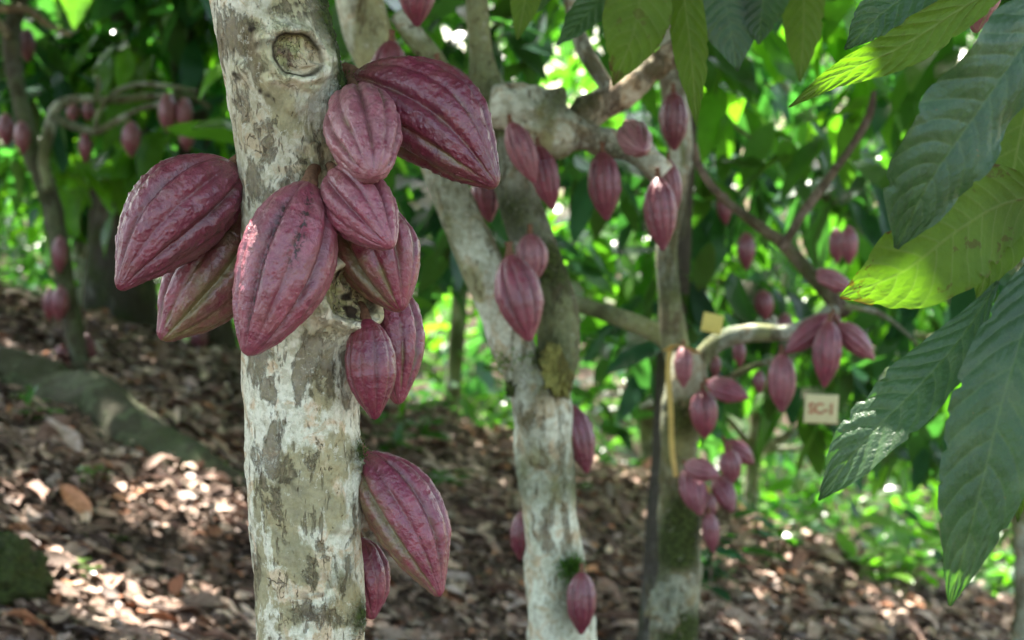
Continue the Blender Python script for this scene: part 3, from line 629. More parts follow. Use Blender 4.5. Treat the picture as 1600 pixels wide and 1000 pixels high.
# upper limbs of the nearest tree, above the picture
def limb(root, pts, mat, n=30, seg=18, rough=.1, nscale=14, name='branch', moss=None):
    V, Q = tube_data(pts, n=n, seg=seg, rough=rough, nscale=nscale, seed=random.randint(0, 999))
    return mk(name, V - loc_of(root), Q, mat, root, (0, 0, 0), {'moss': np.clip(.9 * vnoise(V * 9, 15) + .1, 0, .75) + (0 if moss is None else moss(V))})
tp = top1
limb(tree1, [(tp[0] + .01, tp[1], tp[2] - .10, rtop1 * .9), (tp[0] - .06, tp[1] + .02, tp[2] + .35, .055), (tp[0] - .45, tp[1] - .05, tp[2] + 1.0, .04), (tp[0] - 1.2, tp[1] - .3, tp[2] + 1.7, .02)], M['bark_grey'])
limb(tree1, [(tp[0] + .01, tp[1], tp[2] - .12, rtop1 * .85), (tp[0] + .08, tp[1] + .05, tp[2] + .4, .05), (tp[0] + .5, tp[1] + .25, tp[2] + 1.1, .035), (tp[0] + 1.2, tp[1] + .5, tp[2] + 1.6, .02)], M['bark_grey'])

# ------------------------------------------------------------ the other cacao trees
def pp(lst, d=None):
    out = []
    for r in lst:
        if d is not None: px, py, wd = r[:3]; dd = d + (r[3] if len(r) > 3 else 0)
        else: px, py, wd, dd = r
        out.append((*P(px, py, dd), wd / 2 / F * dd))
    return out
def mossf(list_):
    def f(V):
        m = np.zeros(len(V))
        for px, py, d, r, a in list_: m = np.maximum(m, a * np.exp(-(np.linalg.norm(V - P(px, py, d), axis=1) / r) ** 2))
        return m
    return f
def new_tree(px, d, label, x=None):
    p = P(px, 800, d) if x is None else x
    b = np.array([p[0], p[1], ground(p[0], p[1])])
    return empty('cacao_tree', b, label, 'tree', 'cacao trees of the grove'), b
# middle forked tree
tree2, b2 = new_tree(880, 3.9, 'middle cacao tree whose white-blotched trunk forks into two leaning limbs')
mo2 = mossf([(835, 575, 3.86, .075, 1.1), (842, 610, 3.82, .03, .9), (800, 590, 3.88, .04, 1.2), (905, 885, 3.85, .035, 1.2), (800, 300, 3.9, .12, .35), (780, 180, 3.9, .1, .5), (840, 450, 3.9, .12, .4)])
limb(tree2, [(b2[0] + .02, b2[1], b2[2] - .05, .085)] + pp([(880, 1060, 108), (874, 940, 102), (862, 840, 88), (853, 740, 86), (845, 660, 90), (842, 600, 96), (843, 570, 84), (845, 552, 50)], 3.9), M['bark_mid'], n=200, seg=90, rough=.09, nscale=16, name='trunk', moss=mo2)
limb(tree2, pp([(846, 730, 40), (842, 660, 64), (826, 600, 66), (805, 550, 70), (780, 480, 66), (747, 400, 66), (708, 310, 60), (668, 215, 60), (620, 130, 70), (578, 60, 74), (555, -40, 70), (540, -200, 60), (480, -600, 40)], 3.85), M['bark_mid'], n=150, seg=60, rough=.07, moss=mo2)
limb(tree2, pp([(850, 730, 40), (854, 660, 58), (864, 600, 60), (871, 550, 62), (868, 480, 66), (843, 400, 68), (812, 320, 62), (790, 240, 62), (768, 165, 70), (752, 90, 40), (745, -50, 34), (760, -300, 28)], 3.92), M['bark_grey'], n=150, seg=60, rough=.10, moss=mo2)
limb(tree2, pp([(765, 165, 60), (800, 168, 84), (835, 185, 92), (868, 205, 70), (905, 212, 52), (945, 222, 46), (985, 236, 44), (1015, 252, 42), (1036, 275, 40)], 3.85), M['bark_mid'], n=130, seg=60, rough=.22, nscale=22)
limb(tree2, pp([(895, 205, 50), (920, 178, 52), (955, 158, 46), (985, 138, 42), (1015, 112, 40), (1052, 85, 36), (1080, 60, 30), (1130, -40, 22)], 3.9), M['bark_tan'], n=110, seg=44, rough=.2, nscale=22)
limb(tree2, pp([(960, 152, 26), (935, 115, 26), (910, 70, 24), (895, 20, 22), (880, -80, 20)], 3.9), M['bark_grey'], n=50, seg=24)
limb(tree2, pp([(620, 20, 30), (650, 60, 34), (680, 95, 34), (700, 130, 26)], 3.85), M['bark_grey'], n=50, seg=24)
# cut scars in the fork
def lump(name, root, px, py, d, wx, wy, wz, tilt, mat, moss=0., seed=0, amp=.12, hollow=0):
    nu, nv = 60, 60; u = np.linspace(0.001, np.pi - .001, nu); v = np.linspace(0, 2 * np.pi, nv, endpoint=False); U, Vv = np.meshgrid(u, v, indexing='ij')
    q = np.stack([np.sin(U) * np.cos(Vv), np.sin(U) * np.sin(Vv), np.cos(U)], -1)
    k = 1 + amp * fbm(q * 3.2, seed, 5)
    if hollow: # sunken face towards the camera (local -y)
        f = np.clip(-q[..., 1], 0, 1); rr = np.sqrt(q[..., 0] ** 2 + q[..., 2] ** 2)
        k = k - hollow * (f > 0) * (1 - sstep(.35, .7, rr))
    q = q * k[..., None] * np.array([wx, wy, wz]) / F * d / 2
    c, s = math.cos(tilt), math.sin(tilt); q = np.stack([q[..., 0] * c + q[..., 2] * s, q[..., 1], -q[..., 0] * s + q[..., 2] * c], -1)
    V = q.reshape(-1, 3) + P(px, py, d)
    base = loc_of(root) if root else P(px, py, d)
    return mk(name, V - base, gridq(nu, nv, True), mat, root, base if not root else (0, 0, 0), {'moss': np.full(len(V), moss)})
M['lichen'] = bark_mat('yellow_lichen', (0.42, 0.40, 0.16), (0.12, 0.09, 0.03), (0.20, 0.20, 0.05), 0.5, 0.45, 1.2)
lump('branch_scar', tree2, 868, 580, 3.83, 42, 30, 78, -0.25, M['lichen'], .3, 3, .42, .4)
lump('moss_cushion', tree2, 818, 585, 3.83, 34, 26, 84, 0.62, M['root'], 1.0, 4, .25)


# far tagged tree
tree3, b3 = new_tree(1052, 5.0, 'third cacao tree with mossy trunk and yellow tape hanging from its fork')
mo3 = mossf([(1040, 850, 4.98, .12, .7), (1050, 980, 4.98, .15, .6), (1075, 620, 4.98, .10, .35), (1045, 720, 4.95, .1, .5)])
limb(tree3, [(b3[0], b3[1], b3[2] - .05, .10)] + pp([(1050, 1060, 84), (1056, 960, 74), (1062, 880, 66), (1062, 800, 66), (1060, 720, 58), (1066, 650, 66), (1075, 590, 62), (1072, 545, 40)], 5.0), M['bark_third'], n=140, seg=64, rough=.09, nscale=15, name='trunk', moss=mo3)
limb(tree3, pp([(1068, 600, 40), (1054, 530, 42), (1046, 460, 34), (1042, 390, 32), (1056, 310, 32), (1064, 240, 36), (1055, 150, 44), (1050, 80, 42), (1060, -60, 34)], 5.05), M['bark_grey'], n=110, seg=30, rough=.08, moss=mo3)
limb(tree3, pp([(1070, 560, 34), (1040, 530, 30), (1000, 508, 30), (950, 490, 28), (900, 474, 26), (860, 462, 20)], 5.15), M['bark_grey'], n=60, seg=24)
limb(tree3, pp([(1080, 590, 34), (1100, 555, 30), (1130, 530, 28), (1175, 520, 28), (1225, 520, 26), (1275, 505, 24), (1310, 480, 26)], 5.0), M['bark_grey'], n=80, seg=26, rough=.12)
limb(tree3, pp([(1325, 492, 26), (1290, 455, 24), (1255, 415, 22), (1222, 380, 20), (1175, 345, 16), (1130, 310, 14), (1095, 265, 12), (1085, 220, 8)], 5.0), M['twig'], n=70, seg=20)
limb(tree3, pp([(1222, 390, 16), (1250, 340, 14), (1290, 285, 14), (1330, 230, 12), (1358, 180, 12), (1366, 140, 8)], 4.9), M['twig'], n=60, seg=18)
limb(tree3, pp([(1320, 478, 12), (1370, 488, 9), (1410, 515, 7), (1440, 545, 5)], 4.9), M['bark_grey'], n=30, seg=12)
limb(tree3, pp([(1110, 610, 14), (1150, 585, 12), (1190, 568, 10), (1230, 560, 8)], 5.1), M['bark_grey'], n=30, seg=12)
lump('branch_scar', tree3, 1040, 950, 4.93, 52, 30, 70, .1, M['bark_mid'], .6, 13, .35, .5)
# crooked tree at the left
tree4, b4 = new_tree(125, 8.5, 'crooked slim cacao tree at the left with long bare boughs')
limb(tree4, [(b4[0], b4[1], b4[2] - .05, .06)] + pp([(125, 575, 30), (114, 510, 30), (102, 440, 30), (90, 370, 32), (78, 310, 34), (62, 268, 32), (50, 235, 30), (36, 180, 26), (22, 110, 24), (18, 50, 26), (40, -60, 22), (30, -300, 16)], 8.5), M['root'], n=120, seg=28, rough=.12, name='trunk')
limb(tree4, pp([(76, 300, 20), (68, 250, 18), (76, 210, 20), (88, 170, 18), (120, 155, 14), (180, 156, 13), (240, 150, 12), (300, 152, 10), (330, 170, 8)], 8.4), M['bark_grey'], n=70, seg=16)
limb(tree4, pp([(80, 180, 14), (110, 195, 14), (150, 205, 14), (180, 190, 12), (220, 170, 10), (260, 160, 8)], 8.3), M['bark_grey'], n=60, seg=16)
limb(tree4, pp([(148, 204, 10), (155, 175, 9), (180, 145, 9), (215, 132, 9), (255, 134, 8), (310, 142, 6)], 8.3), M['bark_grey'], n=60, seg=16)
limb(tree4, pp([(18, 60, 16), (-10, 20, 14), (40, 14, 14), (75, 38, 10), (112, 56, 8)], 8.4), M['bark_tan'], n=50, seg=16)
limb(tree4, pp([(150, 152, 9), (155, 132, 8), (152, 118, 6)], 8.4), M['bark_grey'], n=20, seg=12)

def shade_tree(px, pybase, d, wpx, label, lean=0, mat='bark_dark', cat='tree'):
    b = P(px, pybase, d); g = ground(b[0], b[1]); b = np.array([b[0], b[1], g])
    r = wpx / 2 / F * d
    o = empty('shade_tree', b, label, cat, 'tall shade trees beyond the cacao')
    limb(o, [(b[0], b[1], g - .1, r * 1.9), (b[0] + lean * .1, b[1], g + .25, r * 1.2), (b[0] + lean * .5, b[1], g + 1.2, r), (b[0] + lean, b[1], g + 2.8, r * .9), (b[0] + lean * 1.4, b[1], g + 5.5, r * .8)], M[mat], n=90, seg=60, rough=.06, nscale=6, name='trunk')
    return o, b
s1, sb1 = shade_tree(190, 480, 10.6, 95, 'thick dark shade tree trunk standing behind the crooked tree')
s2, sb2 = shade_tree(335, 560, 9.8, 52, 'dark leaning trunk seen under the greenish pod on the left', -.2)
s3, sb3 = shade_tree(1022, 800, 6.6, 46, 'slim dark trunk close behind the tagged tree', .12)
s4, sb4 = shade_tree(690, 600, 14, 26, 'thin grey trunk far off below the middle limb', .2, 'bark_grey')
#s5, sb5 = shade_tree(1445, 700, 9.0, 42, 'reddish brown trunk behind the big hanging leaves', -.1, 'twig')

# ------------------------------------------------------------ foliage of the grove seen behind
rg = np.random.default_rng(11)
others = [new_tree(0, 0, lb, np.array([x, y, 0])) for x, y, lb in [
    (-2.6, 11.6, 'leafy cacao tree filling the gap beyond the thick dark trunk'),
    (-0.7, 10.8, 'leafy cacao tree seen just right of the nearest trunk'),
    (0.9, 12.4, 'leafy cacao tree beyond the middle fork'),
    (2.3, 8.4, 'dark leafy cacao tree behind the cream sign'),
    (3.9, 10.9, 'leafy cacao tree in the far right gap'),
    (-4.4, 13.2, 'sunlit cacao tree at the far left edge'),
    (1.9, 15.0, 'bright sunlit tree beyond the crest on the right'),
    (-1.5, 15.5, 'bright sunlit tree beyond the crest on the left')]]
trees = [(tree2, b2), (tree3, b3), (tree4, b4)] + others
cl = {i: [] for i in range(len(trees))}
def assign(p, cand=None):
    dd = [np.hypot(*(p[:2] - t[1][:2])) + (0 if cand is None or i in cand else 99) for i, t in enumerate(trees)]
    cl[int(np.argmin(dd))].append(p)
ylim = np.array([[-200, 330], [0, 330], [200, 340], [360, 380], [560, 440], [680, 470], [800, 520], [960, 520], [1060, 560], [1160, 640], [1300, 690], [1420, 700], [1520, 720], [1800, 760]], float)
cnt = 0
while cnt < 860:
    px = rg.uniform(-200, 1800); py = rg.uniform(-170, 760); d = 6.4 + 9.0 * rg.random() ** 0.8
    if py > np.interp(px, ylim[:, 0], ylim[:, 1]) + rg.normal(0, 25): continue
    if px < 420 and d < 9.0: continue
    p = P(px, py, d)
    if p[2] < ground(p[0], p[1]) + 0.5: continue
    # brighter, more open window top centre
    if 560 < px < 1010 and -60 < py < 200 and rg.random() < 0.6: continue
    if 1010 < px < 1450 and 60 < py < 330 and rg.random() < 0.12: continue
    assign(p); cnt += 1
for _ in range(100):
    assign(P(rg.uniform(-60, 430), rg.uniform(-80, 300), rg.uniform(9.2, 13)))
for i, (tr, tb) in enumerate(trees):
    cs = np.array(cl[i])
    if not len(cs): continue
    px_, py_, d_ = proj(cs)
    ti = np.zeros((len(cs), 3))
    for k in range(len(cs)):
        v = vnoise(cs[k:k + 1] * 0.8, 40)[0] + rg.normal(0, .35)
        sheen_side = px_[k] < 430
        ti[k] = TEAL * (1.25 if sheen_side else 1) if v < -0.1 or (sheen_side and v < .4) else (DARK if v < 0.1 else (MID if v < .5 else YOUNG))  # brighter teal on left clumps paints in sky reflected off the leaves
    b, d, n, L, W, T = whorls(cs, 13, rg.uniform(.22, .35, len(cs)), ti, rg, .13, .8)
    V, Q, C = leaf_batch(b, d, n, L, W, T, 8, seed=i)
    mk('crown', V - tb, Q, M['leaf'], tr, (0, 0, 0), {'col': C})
    # limbs reaching some of the clumps
    if i >= 3:
        hi = cs[rg.permutation(len(cs))[:10]]
        top = np.array([tb[0] + rg.normal(0, .1), tb[1], tb[2] + 1.5])
        limb(tr, [(tb[0], tb[1], tb[2] - .05, .09), (tb[0], tb[1], tb[2] + .5, .065), (*top, .055), (top[0] + .1, top[1], top[2] + .9, .03)], M['bark_grey'], n=50, seg=20, name='trunk')
        for c in hi:
            m_ = (top + c) / 2 + rg.normal(0, .15, 3)
            limb(tr, [(*(top + rg.normal(0, .01, 3)), .03), (*m_, .02), (*c, .006)], M['bark_grey'], n=24, seg=10)

def tuft(root, px, py, d, r, n, L, tint, seed):
    q = np.random.default_rng(seed); c = P(px, py, d); B = c + q.normal(0, r, (n, 3)) * [1, .6, .8]; dd = unit(B - c + q.normal(0, r * .6, (n, 3)) + [0, -r * .6, r * .5])
    V, Q, C = leaf_batch(B, dd, unit(q.normal(0, 1, (n, 3))), L * q.uniform(.5, 1.3, n), L * .35 * np.ones(n), np.tile(tint, (n, 1)) * q.uniform(.5, 1.4, (n, 1)), 5, seed=seed)
    mk('moss_tuft', V - loc_of(root), Q, M['leaf'], root, (0, 0, 0), {'col': C})
tuft(tree2, 893, 888, 3.83, .012, 620, .008, np.array([.045, .095, .02]), 3)
tuft(tree2, 800, 560, 3.82, .014, 300, .012, np.array([.07, .12, .02]), 4)
tuft(tree1, 541, 148, 2.09, .012, 700, .0035, np.array([.03, .06, .012]), 5)
tuft(tree1, 560, 706, 2.11, .006, 300, .003, np.array([.03, .06, .012]), 6)

# overhead canopy that shades the grove, with unseen clumps added to block sun
rg2 = np.random.default_rng(23)
sun_block = []
for px, py, d in [(1480, 180, 1.65), (1560, 90, 1.66), (1420, 320, 1.66), (1500, 300, 1.66), (1430, 440, 1.75), (1560, 260, 1.78), (1530, 420, 1.75), (1560, 560, 1.68), (1480, 940, 1.66), (600, 130, 2.1), (720, 200, 2.1), (1450, 40, 1.92), (1400, 560, 1.72), (1350, 455, 1.75), (1390, 440, 1.75), (1335, 465, 1.75), (1430, 420, 1.75), (1490, 900, 1.66), (1450, 330, 1.66), (1520, 200, 1.66)]:
    for _ in range(12): sun_block.append(P(px, py, d) + SUN * rg2.uniform(1.7, 2.9) + rg2.normal(0, .10, 3))  # unseen clumps added on sun rays to keep near leaves and pods shaded
canopy(tree1, -0.6, 2.6, 2.6, 2.2, 2.9, 4.4, 520, rg2, blockers=np.array(sun_block))
sun_block = []
for _ in range(78):
    g_ = ghit(rg2.uniform(-60, 1000), rg2.uniform(640, 1000))
    for _ in range(4): sun_block.append(g_ + SUN * rg2.uniform(4.2, 5.6) + rg2.normal(0, .14, 3))  # more unseen clumps, added to shade the litter below
canopy(tree2, 0.9, 4.3, 2.6, 2.4, 3.0, 4.6, 520, rg2, blockers=np.array(sun_block))
canopy(tree3, 2.4, 6.2, 2.6, 2.6, 3.0, 4.8, 260, rg2)
canopy(tree4, -2.9, 7.4, 2.8, 3.4, 3.2, 5.2, 600, rg2)
canopy(s1, -2.8, 10.4, 2.2, 1.6, 5.0, 6.8, 50, rg2)
canopy(s3, 0.8, 8.4, 2.2, 1.6, 4.2, 6.2, 60, rg2)

# ------------------------------------------------------------ bright undergrowth beyond the crest
def undergrowth(name, n, xr, yr, hmax, tints, label_kind, seed, size=(.10, .26)):
    r = np.random.default_rng(seed); x = r.uniform(*xr, n); y = r.uniform(*yr, n)
    m = vnoise(np.stack([x * .9, y * .9, 0 * x], 1), seed) > -0.25; x = x[m]; y = y[m]
    z = ground(x, y) + r.uniform(.02, 1, len(x)) ** 1.5 * hmax
    cs = np.stack([x, y, z], 1); ti = np.array([tints[r.integers(len(tints))] for _ in x])
    b, d, nn, L, W, T = whorls(cs, 7, r.uniform(*size, len(x)), ti, r, .12, .15)
    V, Q, C = leaf_batch(b, d, nn, L, W, T, 5, seed=seed)
    mk(name, V, Q, M['leaf'], None, attrs={'col': C}, kind=label_kind)
undergrowth('undergrowth', 8000, (-10, 13), (11.2, 26), 0.8, [MID, YOUNG, MID, DARK, TEAL], 'stuff', 31)
undergrowth('far_woods', 4500, (-16, 18), (20, 36), 5.0, [MID, YOUNG, DARK, TEAL], 'stuff', 32, (.25, .5))

# ------------------------------------------------------------ leaf litter
def litter():
    r = np.random.default_rng(5); N = 76000
    y = 3.2 + 9.2 * r.random(N) ** 0.8; x = r.uniform(-1, 1, N) * (0.36 * y + 1.0)
    z = ground(x, y) + r.uniform(0.0, 0.05, N)
    b = np.stack([x, y, z], 1)
    d = r.normal(0, 1, (N, 3)); d[:, 2] *= 0.15; d[:, 2] -= 0.28 * d[:, 0]; d = unit(d); n = unit(np.array([0.28, 0, 1.0]) + r.normal(0, .30, (N, 3)))
    big = r.random(N) < 0.16
    L = np.where(big, r.uniform(.10, .21, N), .018 * (4.6 ** r.random(N))); W = L * np.where(L > .11, r.uniform(.26, .38, N), r.uniform(.25, .8, N))
    pal = np.array([[.27, .205, .165], [.19, .135, .11], [.33, .27, .225], [.11, .08, .062], [.40, .33, .27], [.24, .12, .07], [.26, .225, .21], [.08, .055, .045], [.30, .16, .09]])
    pr = np.array([.2, .18, .15, .14, .07, .05, .1, .09, .02]); C = pal[r.choice(len(pal), N, p=pr / pr.sum())] * r.uniform(.6, 1.5, (N, 1)) * np.array([1.55, 1.44, 1.38])
    V, Q, C2 = leaf_batch(b, d, n, L, W, C, 7, droop=.2, fold=.45, curl=.11, wave=.04, seed=3)
    # keep every leaf on or above the soil
    g = ground(V[:, 0], V[:, 1]); low = V[:, 2] < g + .004; V[low, 2] = g[low] + .004 + .01 * np.abs(vnoise(V[low] * 40, 2))
    mk('leaf_litter', V, Q, M['litter'], None, attrs={'col': C2}, kind='stuff')
    tw = []
    for _ in range(420):
        yy = 3.6 + 8 * r.random(); xx = r.uniform(-1, 1) * (.34 * yy + .8); a = r.uniform(0, 6.28); l = r.uniform(.08, .5)
        p = []
        for k in np.linspace(0, 1, 4):
            X_, Y_ = xx + math.cos(a) * l * k + r.normal(0, .01), yy + math.sin(a) * l * k + r.normal(0, .01)
            p.append((X_, Y_, float(ground(X_, Y_)) + .025 + r.uniform(0, .015), r.uniform(.002, .005)))
        tw.append(tube_data(p, n=8, seg=6, rough=.1))
    V, Q = merge(tw); mk('twig_debris', V, Q, M['twig'], None, kind='stuff')
litter()

# mossy root and stone at the left
def root_thing():
    pts = [(-60, 545, .16), (20, 575, .19), (90, 610, .20), (170, 640, .19), (240, 685, .15), (310, 712, .11), (390, 735, .07), (440, 748, .03)]
    out = []
    for px, py, r_ in pts:
        g = ghit(px, py + 30); out.append((g[0], g[1], g[2] - r_ * .25, r_))
    V, Q = tube_data(out, n=150, seg=60, rough=.16, nscale=7, seed=4)
    b = np.array(out[0][:3])
    mk('tree_root', V - b, Q, M['root'], None, b, {'moss': np.clip(.25 + .6 * vnoise(V * 4, 6), 0, 1)}, label='thick mossy root snaking down across the leaf litter at the left', cat='tree root')
root_thing()
g = ghit(8, 930)
st = lump('stone', None, 5, 900, float((g - CAM) @ FWD), 140, 150, 120, .2, M['root'], .9, 9, .22)
tag(st, 'mossy dark stone in the litter at the lower left corner', 'stone')

# ------------------------------------------------------------ small plants on the ground
def seedling(px, py, label, h, nleaf, size, tint, seed, spread=.12, droop=.3, d=None):
    r = np.random.default_rng(seed); g = ghit(px, py) if d is None else P(px, py, d)
    g = np.array([g[0], g[1], float(ground(g[0], g[1]))]) if d is None else g
    o = empty('seedling', g, label, 'plant', 'small plants on the slope')
    stems = []; B = []
    for k in range(max(1, nleaf // 6)):
        t = g + np.array([r.normal(0, spread), r.normal(0, spread * .6), h * r.uniform(.6, 1.1)])
        stems.append(tube_data([(*(g - [0, 0, .01]), .004), (*((g + t) / 2 + r.normal(0, .01, 3)), .003), (*t, .002)], n=10, seg=6, rough=.05))
        for j in range(6):
            f = r.uniform(.4, 1); B.append(g + (t - g) * f)
    V, Q = merge(stems); mk('stem', V - g, Q, M['twig'], o)
    B = np.array(B); N = len(B); d_ = r.normal(0, 1, (N, 3)); d_[:, 2] = r.uniform(-.1, .5, N); d_ = unit(d_)
    n = unit(np.array([0, 0, 1.0]) + r.normal(0, .25, (N, 3))); L = size * r.uniform(.6, 1.2, N)
    V, Q, C = leaf_batch(B, d_, n, L, L * .42, np.tile(tint, (N, 1)) * r.uniform(.8, 1.25, (N, 1)), 9, droop=droop, seed=seed)
    mk('foliage', V - g, Q, M['leaf'], o, attrs={'col': C})
seedling(640, 730, 'broad-leaved seedling clump right of the nearest trunk', .28, 30, .17, MID, 1, .16)
seedling(700, 770, 'low seedling in front of the broad-leaved clump', .12, 18, .14, MID, 2, .14)
seedling(590, 690, 'green shoots tucked close against the right of the nearest trunk', .25, 18, .13, YOUNG, 3, .12)
seedling(145, 765, 'tiny bright sprout alone on the litter at the left', .07, 12, .06, YOUNG * .8, 4, .04)
seedling(70, 665, 'small fern-like sprout growing on the mossy root', .1, 18, .08, MID * 1.2, 5, .07)
seedling(10, 640, 'sprout at the left edge beside the root', .1, 12, .07, MID, 6, .07)
seedling(345, 745, 'ground shoots at the thin end of the root', .06, 12, .07, MID, 7, .08)
seedling(1110, 985, 'dark leafy plant at the foot of the tagged tree', .45, 36, .18, TEAL, 8, .10)
seedling(1420, 925, 'glowing lime green plant on the crest at the right', .26, 42, .20, YOUNG * 1.25, 9, .22, .45)
seedling(1235, 870, 'small plant on the crest left of the lime green one', .18, 24, .12, MID, 10, .14)
seedling(1560, 905, 'bushy plant at the right edge of the crest', .22, 36, .15, MID, 11, .25)
seedling(180, 860, 'sprig of tiny green leaves in the lower left litter', .05, 12, .05, MID, 12, .06)
seedling(115, 905, 'pair of pale sprouts near the mossy stone', .05, 12, .05, YOUNG * .7, 13, .04)
seedling(905, 775, 'small sprout beside the middle trunk', .06, 12, .07, MID, 14, .04)

# ------------------------------------------------------------ near leaves hanging into the picture
def hero_leaf(root, rib, widths, tint, roll=0.0, seed=0, quilt=1.0, blight=0.0, cup=0.10, wav=1.0, face=None, asym=(1, 1), label=None, name='leaf', nn=(190, 72)):
    """rib rows: px,py,depth from stalk to tip; widths px (full) at even stations"""
    nl, nw = nn; p = cr([P(*r) for r in rib], nl)
    T = unit(np.gradient(p, axis=0)); nf = -FWD if face is None else unit(np.array(face, float))
    Nn = unit(nf - T * (T @ nf)[:, None]); Sd = np.cross(Nn, T)
    c, s = math.cos(roll), math.sin(roll); S2 = Sd * c + Nn * s; N2 = Nn * c - Sd * s
    u = np.linspace(0, 1, nl); wd = cr(np.array(widths, float)[:, None], nl)[:, 0].clip(0)
    dm = np.mean([r[2] for r in rib]); half = wd / 2 / F * dm
    v = np.linspace(-1, 1, nw); U, Vv = np.meshgrid(u, v, indexing='ij')
    half2 = half[:, None] * np.where(Vv < 0, asym[0], asym[1])
    Ln = np.sum(np.linalg.norm(np.diff(p, axis=0), axis=1))
    edge = 1 + 0.025 * vnoise(np.stack([U * 14, np.sign(Vv) * 3, 0 * U + seed], -1).reshape(-1, 3), seed).reshape(U.shape) * np.abs(Vv)
    edge = edge - 0.30 * np.maximum(0, vnoise(np.stack([U * 26, np.sign(Vv) * 5 + 9, 0 * U + seed], -1).reshape(-1, 3), seed + 50).reshape(U.shape) - .45) * np.abs(Vv) ** 3
    sc = U * 12 + 0.18 * vnoise(np.stack([U * 5, Vv * 2, 0 * U + seed], -1).reshape(-1, 3), seed + 60).reshape(U.shape) - np.abs(Vv) ** 1.25 * 1.9 + 0.15 * np.sign(Vv)
    fr = np.abs(sc - np.round(sc)); pil = (np.clip(fr * 2, 0, 1)) ** 0.6
    fine = fbm(np.stack([U * 60, Vv * 14, 0 * U], -1).reshape(-1, 3), seed + 3, 2).reshape(U.shape)
    big = fbm(np.stack([U * 2.6, Vv * 1.1, 0 * U + seed * 3.3], -1).reshape(-1, 3), seed + 5, 2).reshape(U.shape)
    h = quilt * (0.0038 * pil * np.abs(Vv) ** .4 * (1 - .6 * np.abs(Vv)) + 0.0004 * fine) + cup * np.abs(Vv) ** 1.4 * half[:, None] * 1.0 + wav * big * 0.10 * half[:, None] * np.abs(Vv)
    h = h + wav * .07 * half[:, None] * np.sin(U * 21 + seed + np.sign(Vv)) * np.abs(Vv) ** 3
    V = p[:, None] + (Vv * half2 * edge)[..., None] * S2[:, None] + h[..., None] * N2[:, None]
    vein = np.maximum(np.exp(-(np.abs(Vv) * half[:, None] / 0.0012) ** 2), 0.75 * np.exp(-(fr / 0.055) ** 2) * (1 - .4 * np.abs(Vv)))
    bl = np.zeros(U.shape) + 0.0
    if blight: bl = blight * (sstep(.80, 1.0, U) + sstep(.9, 1, np.abs(Vv)) * .5) + blight * .5 * (vnoise(np.stack([U * 9, Vv * 4, 0 * U + seed], -1).reshape(-1, 3), 8).reshape(U.shape) > .55)
    C = np.tile(tint, (nl * nw, 1)); base = loc_of(root)
    o = mk(name, V.reshape(-1, 3) - base, gridq(nl, nw, False)[:, ::-1], M['leafhero'], root, (0, 0, 0), {'col': C, 'vein': vein.ravel(), 'blight': bl.ravel()})
    if label: o['label'] = label
    return o
bR = P(1660, 60, 1.75)
brR = empty('leafy_branch', bR, 'leafy cacao branch reaching in from the right with big hanging leaves', 'branch')
limb(brR, [(*P(1900, -160, 1.9), .012), (*P(1740, -20, 1.8), .009), (*P(1655, 90, 1.74), .007), (*P(1640, 250, 1.74), .006), (*P(1640, 400, 1.74), .004)], M['twig'], n=60, seg=14, name='twig')
HD = np.array([0.034, 0.078, 0.034]); HL = np.array([0.080, 0.135, 0.014])
hero_leaf(brR, [(1655, -20, 1.72), (1592, 80, 1.67), (1520, 185, 1.65), (1452, 285, 1.64), (1400, 388, 1.66)], [8, 120, 146, 152, 118, 8], HD, roll=-.30, seed=1, cup=.16, wav=2.3, asym=(1.15, .85), label='large dark leaf with a folded sunlit margin')
hero_leaf(brR, [(1640, 300, 1.78), (1560, 322, 1.76), (1490, 365, 1.74), (1410, 425, 1.74), (1312, 466, 1.76)], [8, 120, 165, 165, 110, 4], HL, roll=.15, seed=2, quilt=.6, blight=1.0, face=(.1, 1, .3), cup=-.08, label='lighter yellow-green leaf with brown blight spots')
hero_leaf(brR, [(1640, 60, 1.80), (1604, 170, 1.79), (1580, 280, 1.78), (1555, 380, 1.77), (1528, 470, 1.77)], [8, 110, 140, 130, 85, 4], HL * .8, roll=-.1, seed=3, quilt=.6, face=(.1, 1, .1), cup=-.06, label='upright lighter leaf at the right edge')
hero_leaf(brR, [(1560, 440, 1.74), (1500, 530, 1.72), (1430, 610, 1.71), (1350, 690, 1.72), (1280, 782, 1.74)], [6, 56, 100, 112, 92, 4], HD, roll=.10, seed=4, cup=.08, wav=.8, face=(-.15, -.75, .65), label='leaf sloping down to the left with a sunlit tip')
hero_leaf(brR, [(1635, 380, 1.70), (1610, 480, 1.67), (1568, 620, 1.65), (1528, 780, 1.65), (1484, 946, 1.67)], [8, 90, 138, 148, 104, 6], HD * .95, roll=.12, seed=5, cup=.10, wav=1.0, face=(-.1, -.9, .45), label='long leaf hanging straight down with a fine drip tip')
hero_leaf(brR, [(1640, 540, 1.80), (1615, 640, 1.79), (1600, 720, 1.79), (1590, 815, 1.80)], [6, 40, 46, 3], HL, roll=.2, seed=6, label='thin pale leaf just inside the right edge')
hero_leaf(brR, [(1690, 420, 1.72), (1640, 450, 1.71), (1580, 520, 1.71), (1520, 560, 1.72)], [6, 70, 60, 4], HD, roll=.2, seed=8, face=(0, -.5, .8))
hero_leaf(brR, [(1600, -45, 1.92), (1500, 15, 1.90), (1405, 75, 1.88), (1310, 118, 1.88), (1232, 168, 1.90)], [8, 62, 76, 60, 32, 2], HL * 1.1, roll=.25, seed=9, cup=-.12, wav=1.0, blight=.4, face=(.1, 1, .75), label='sun-pierced lime leaf arching over from the top')
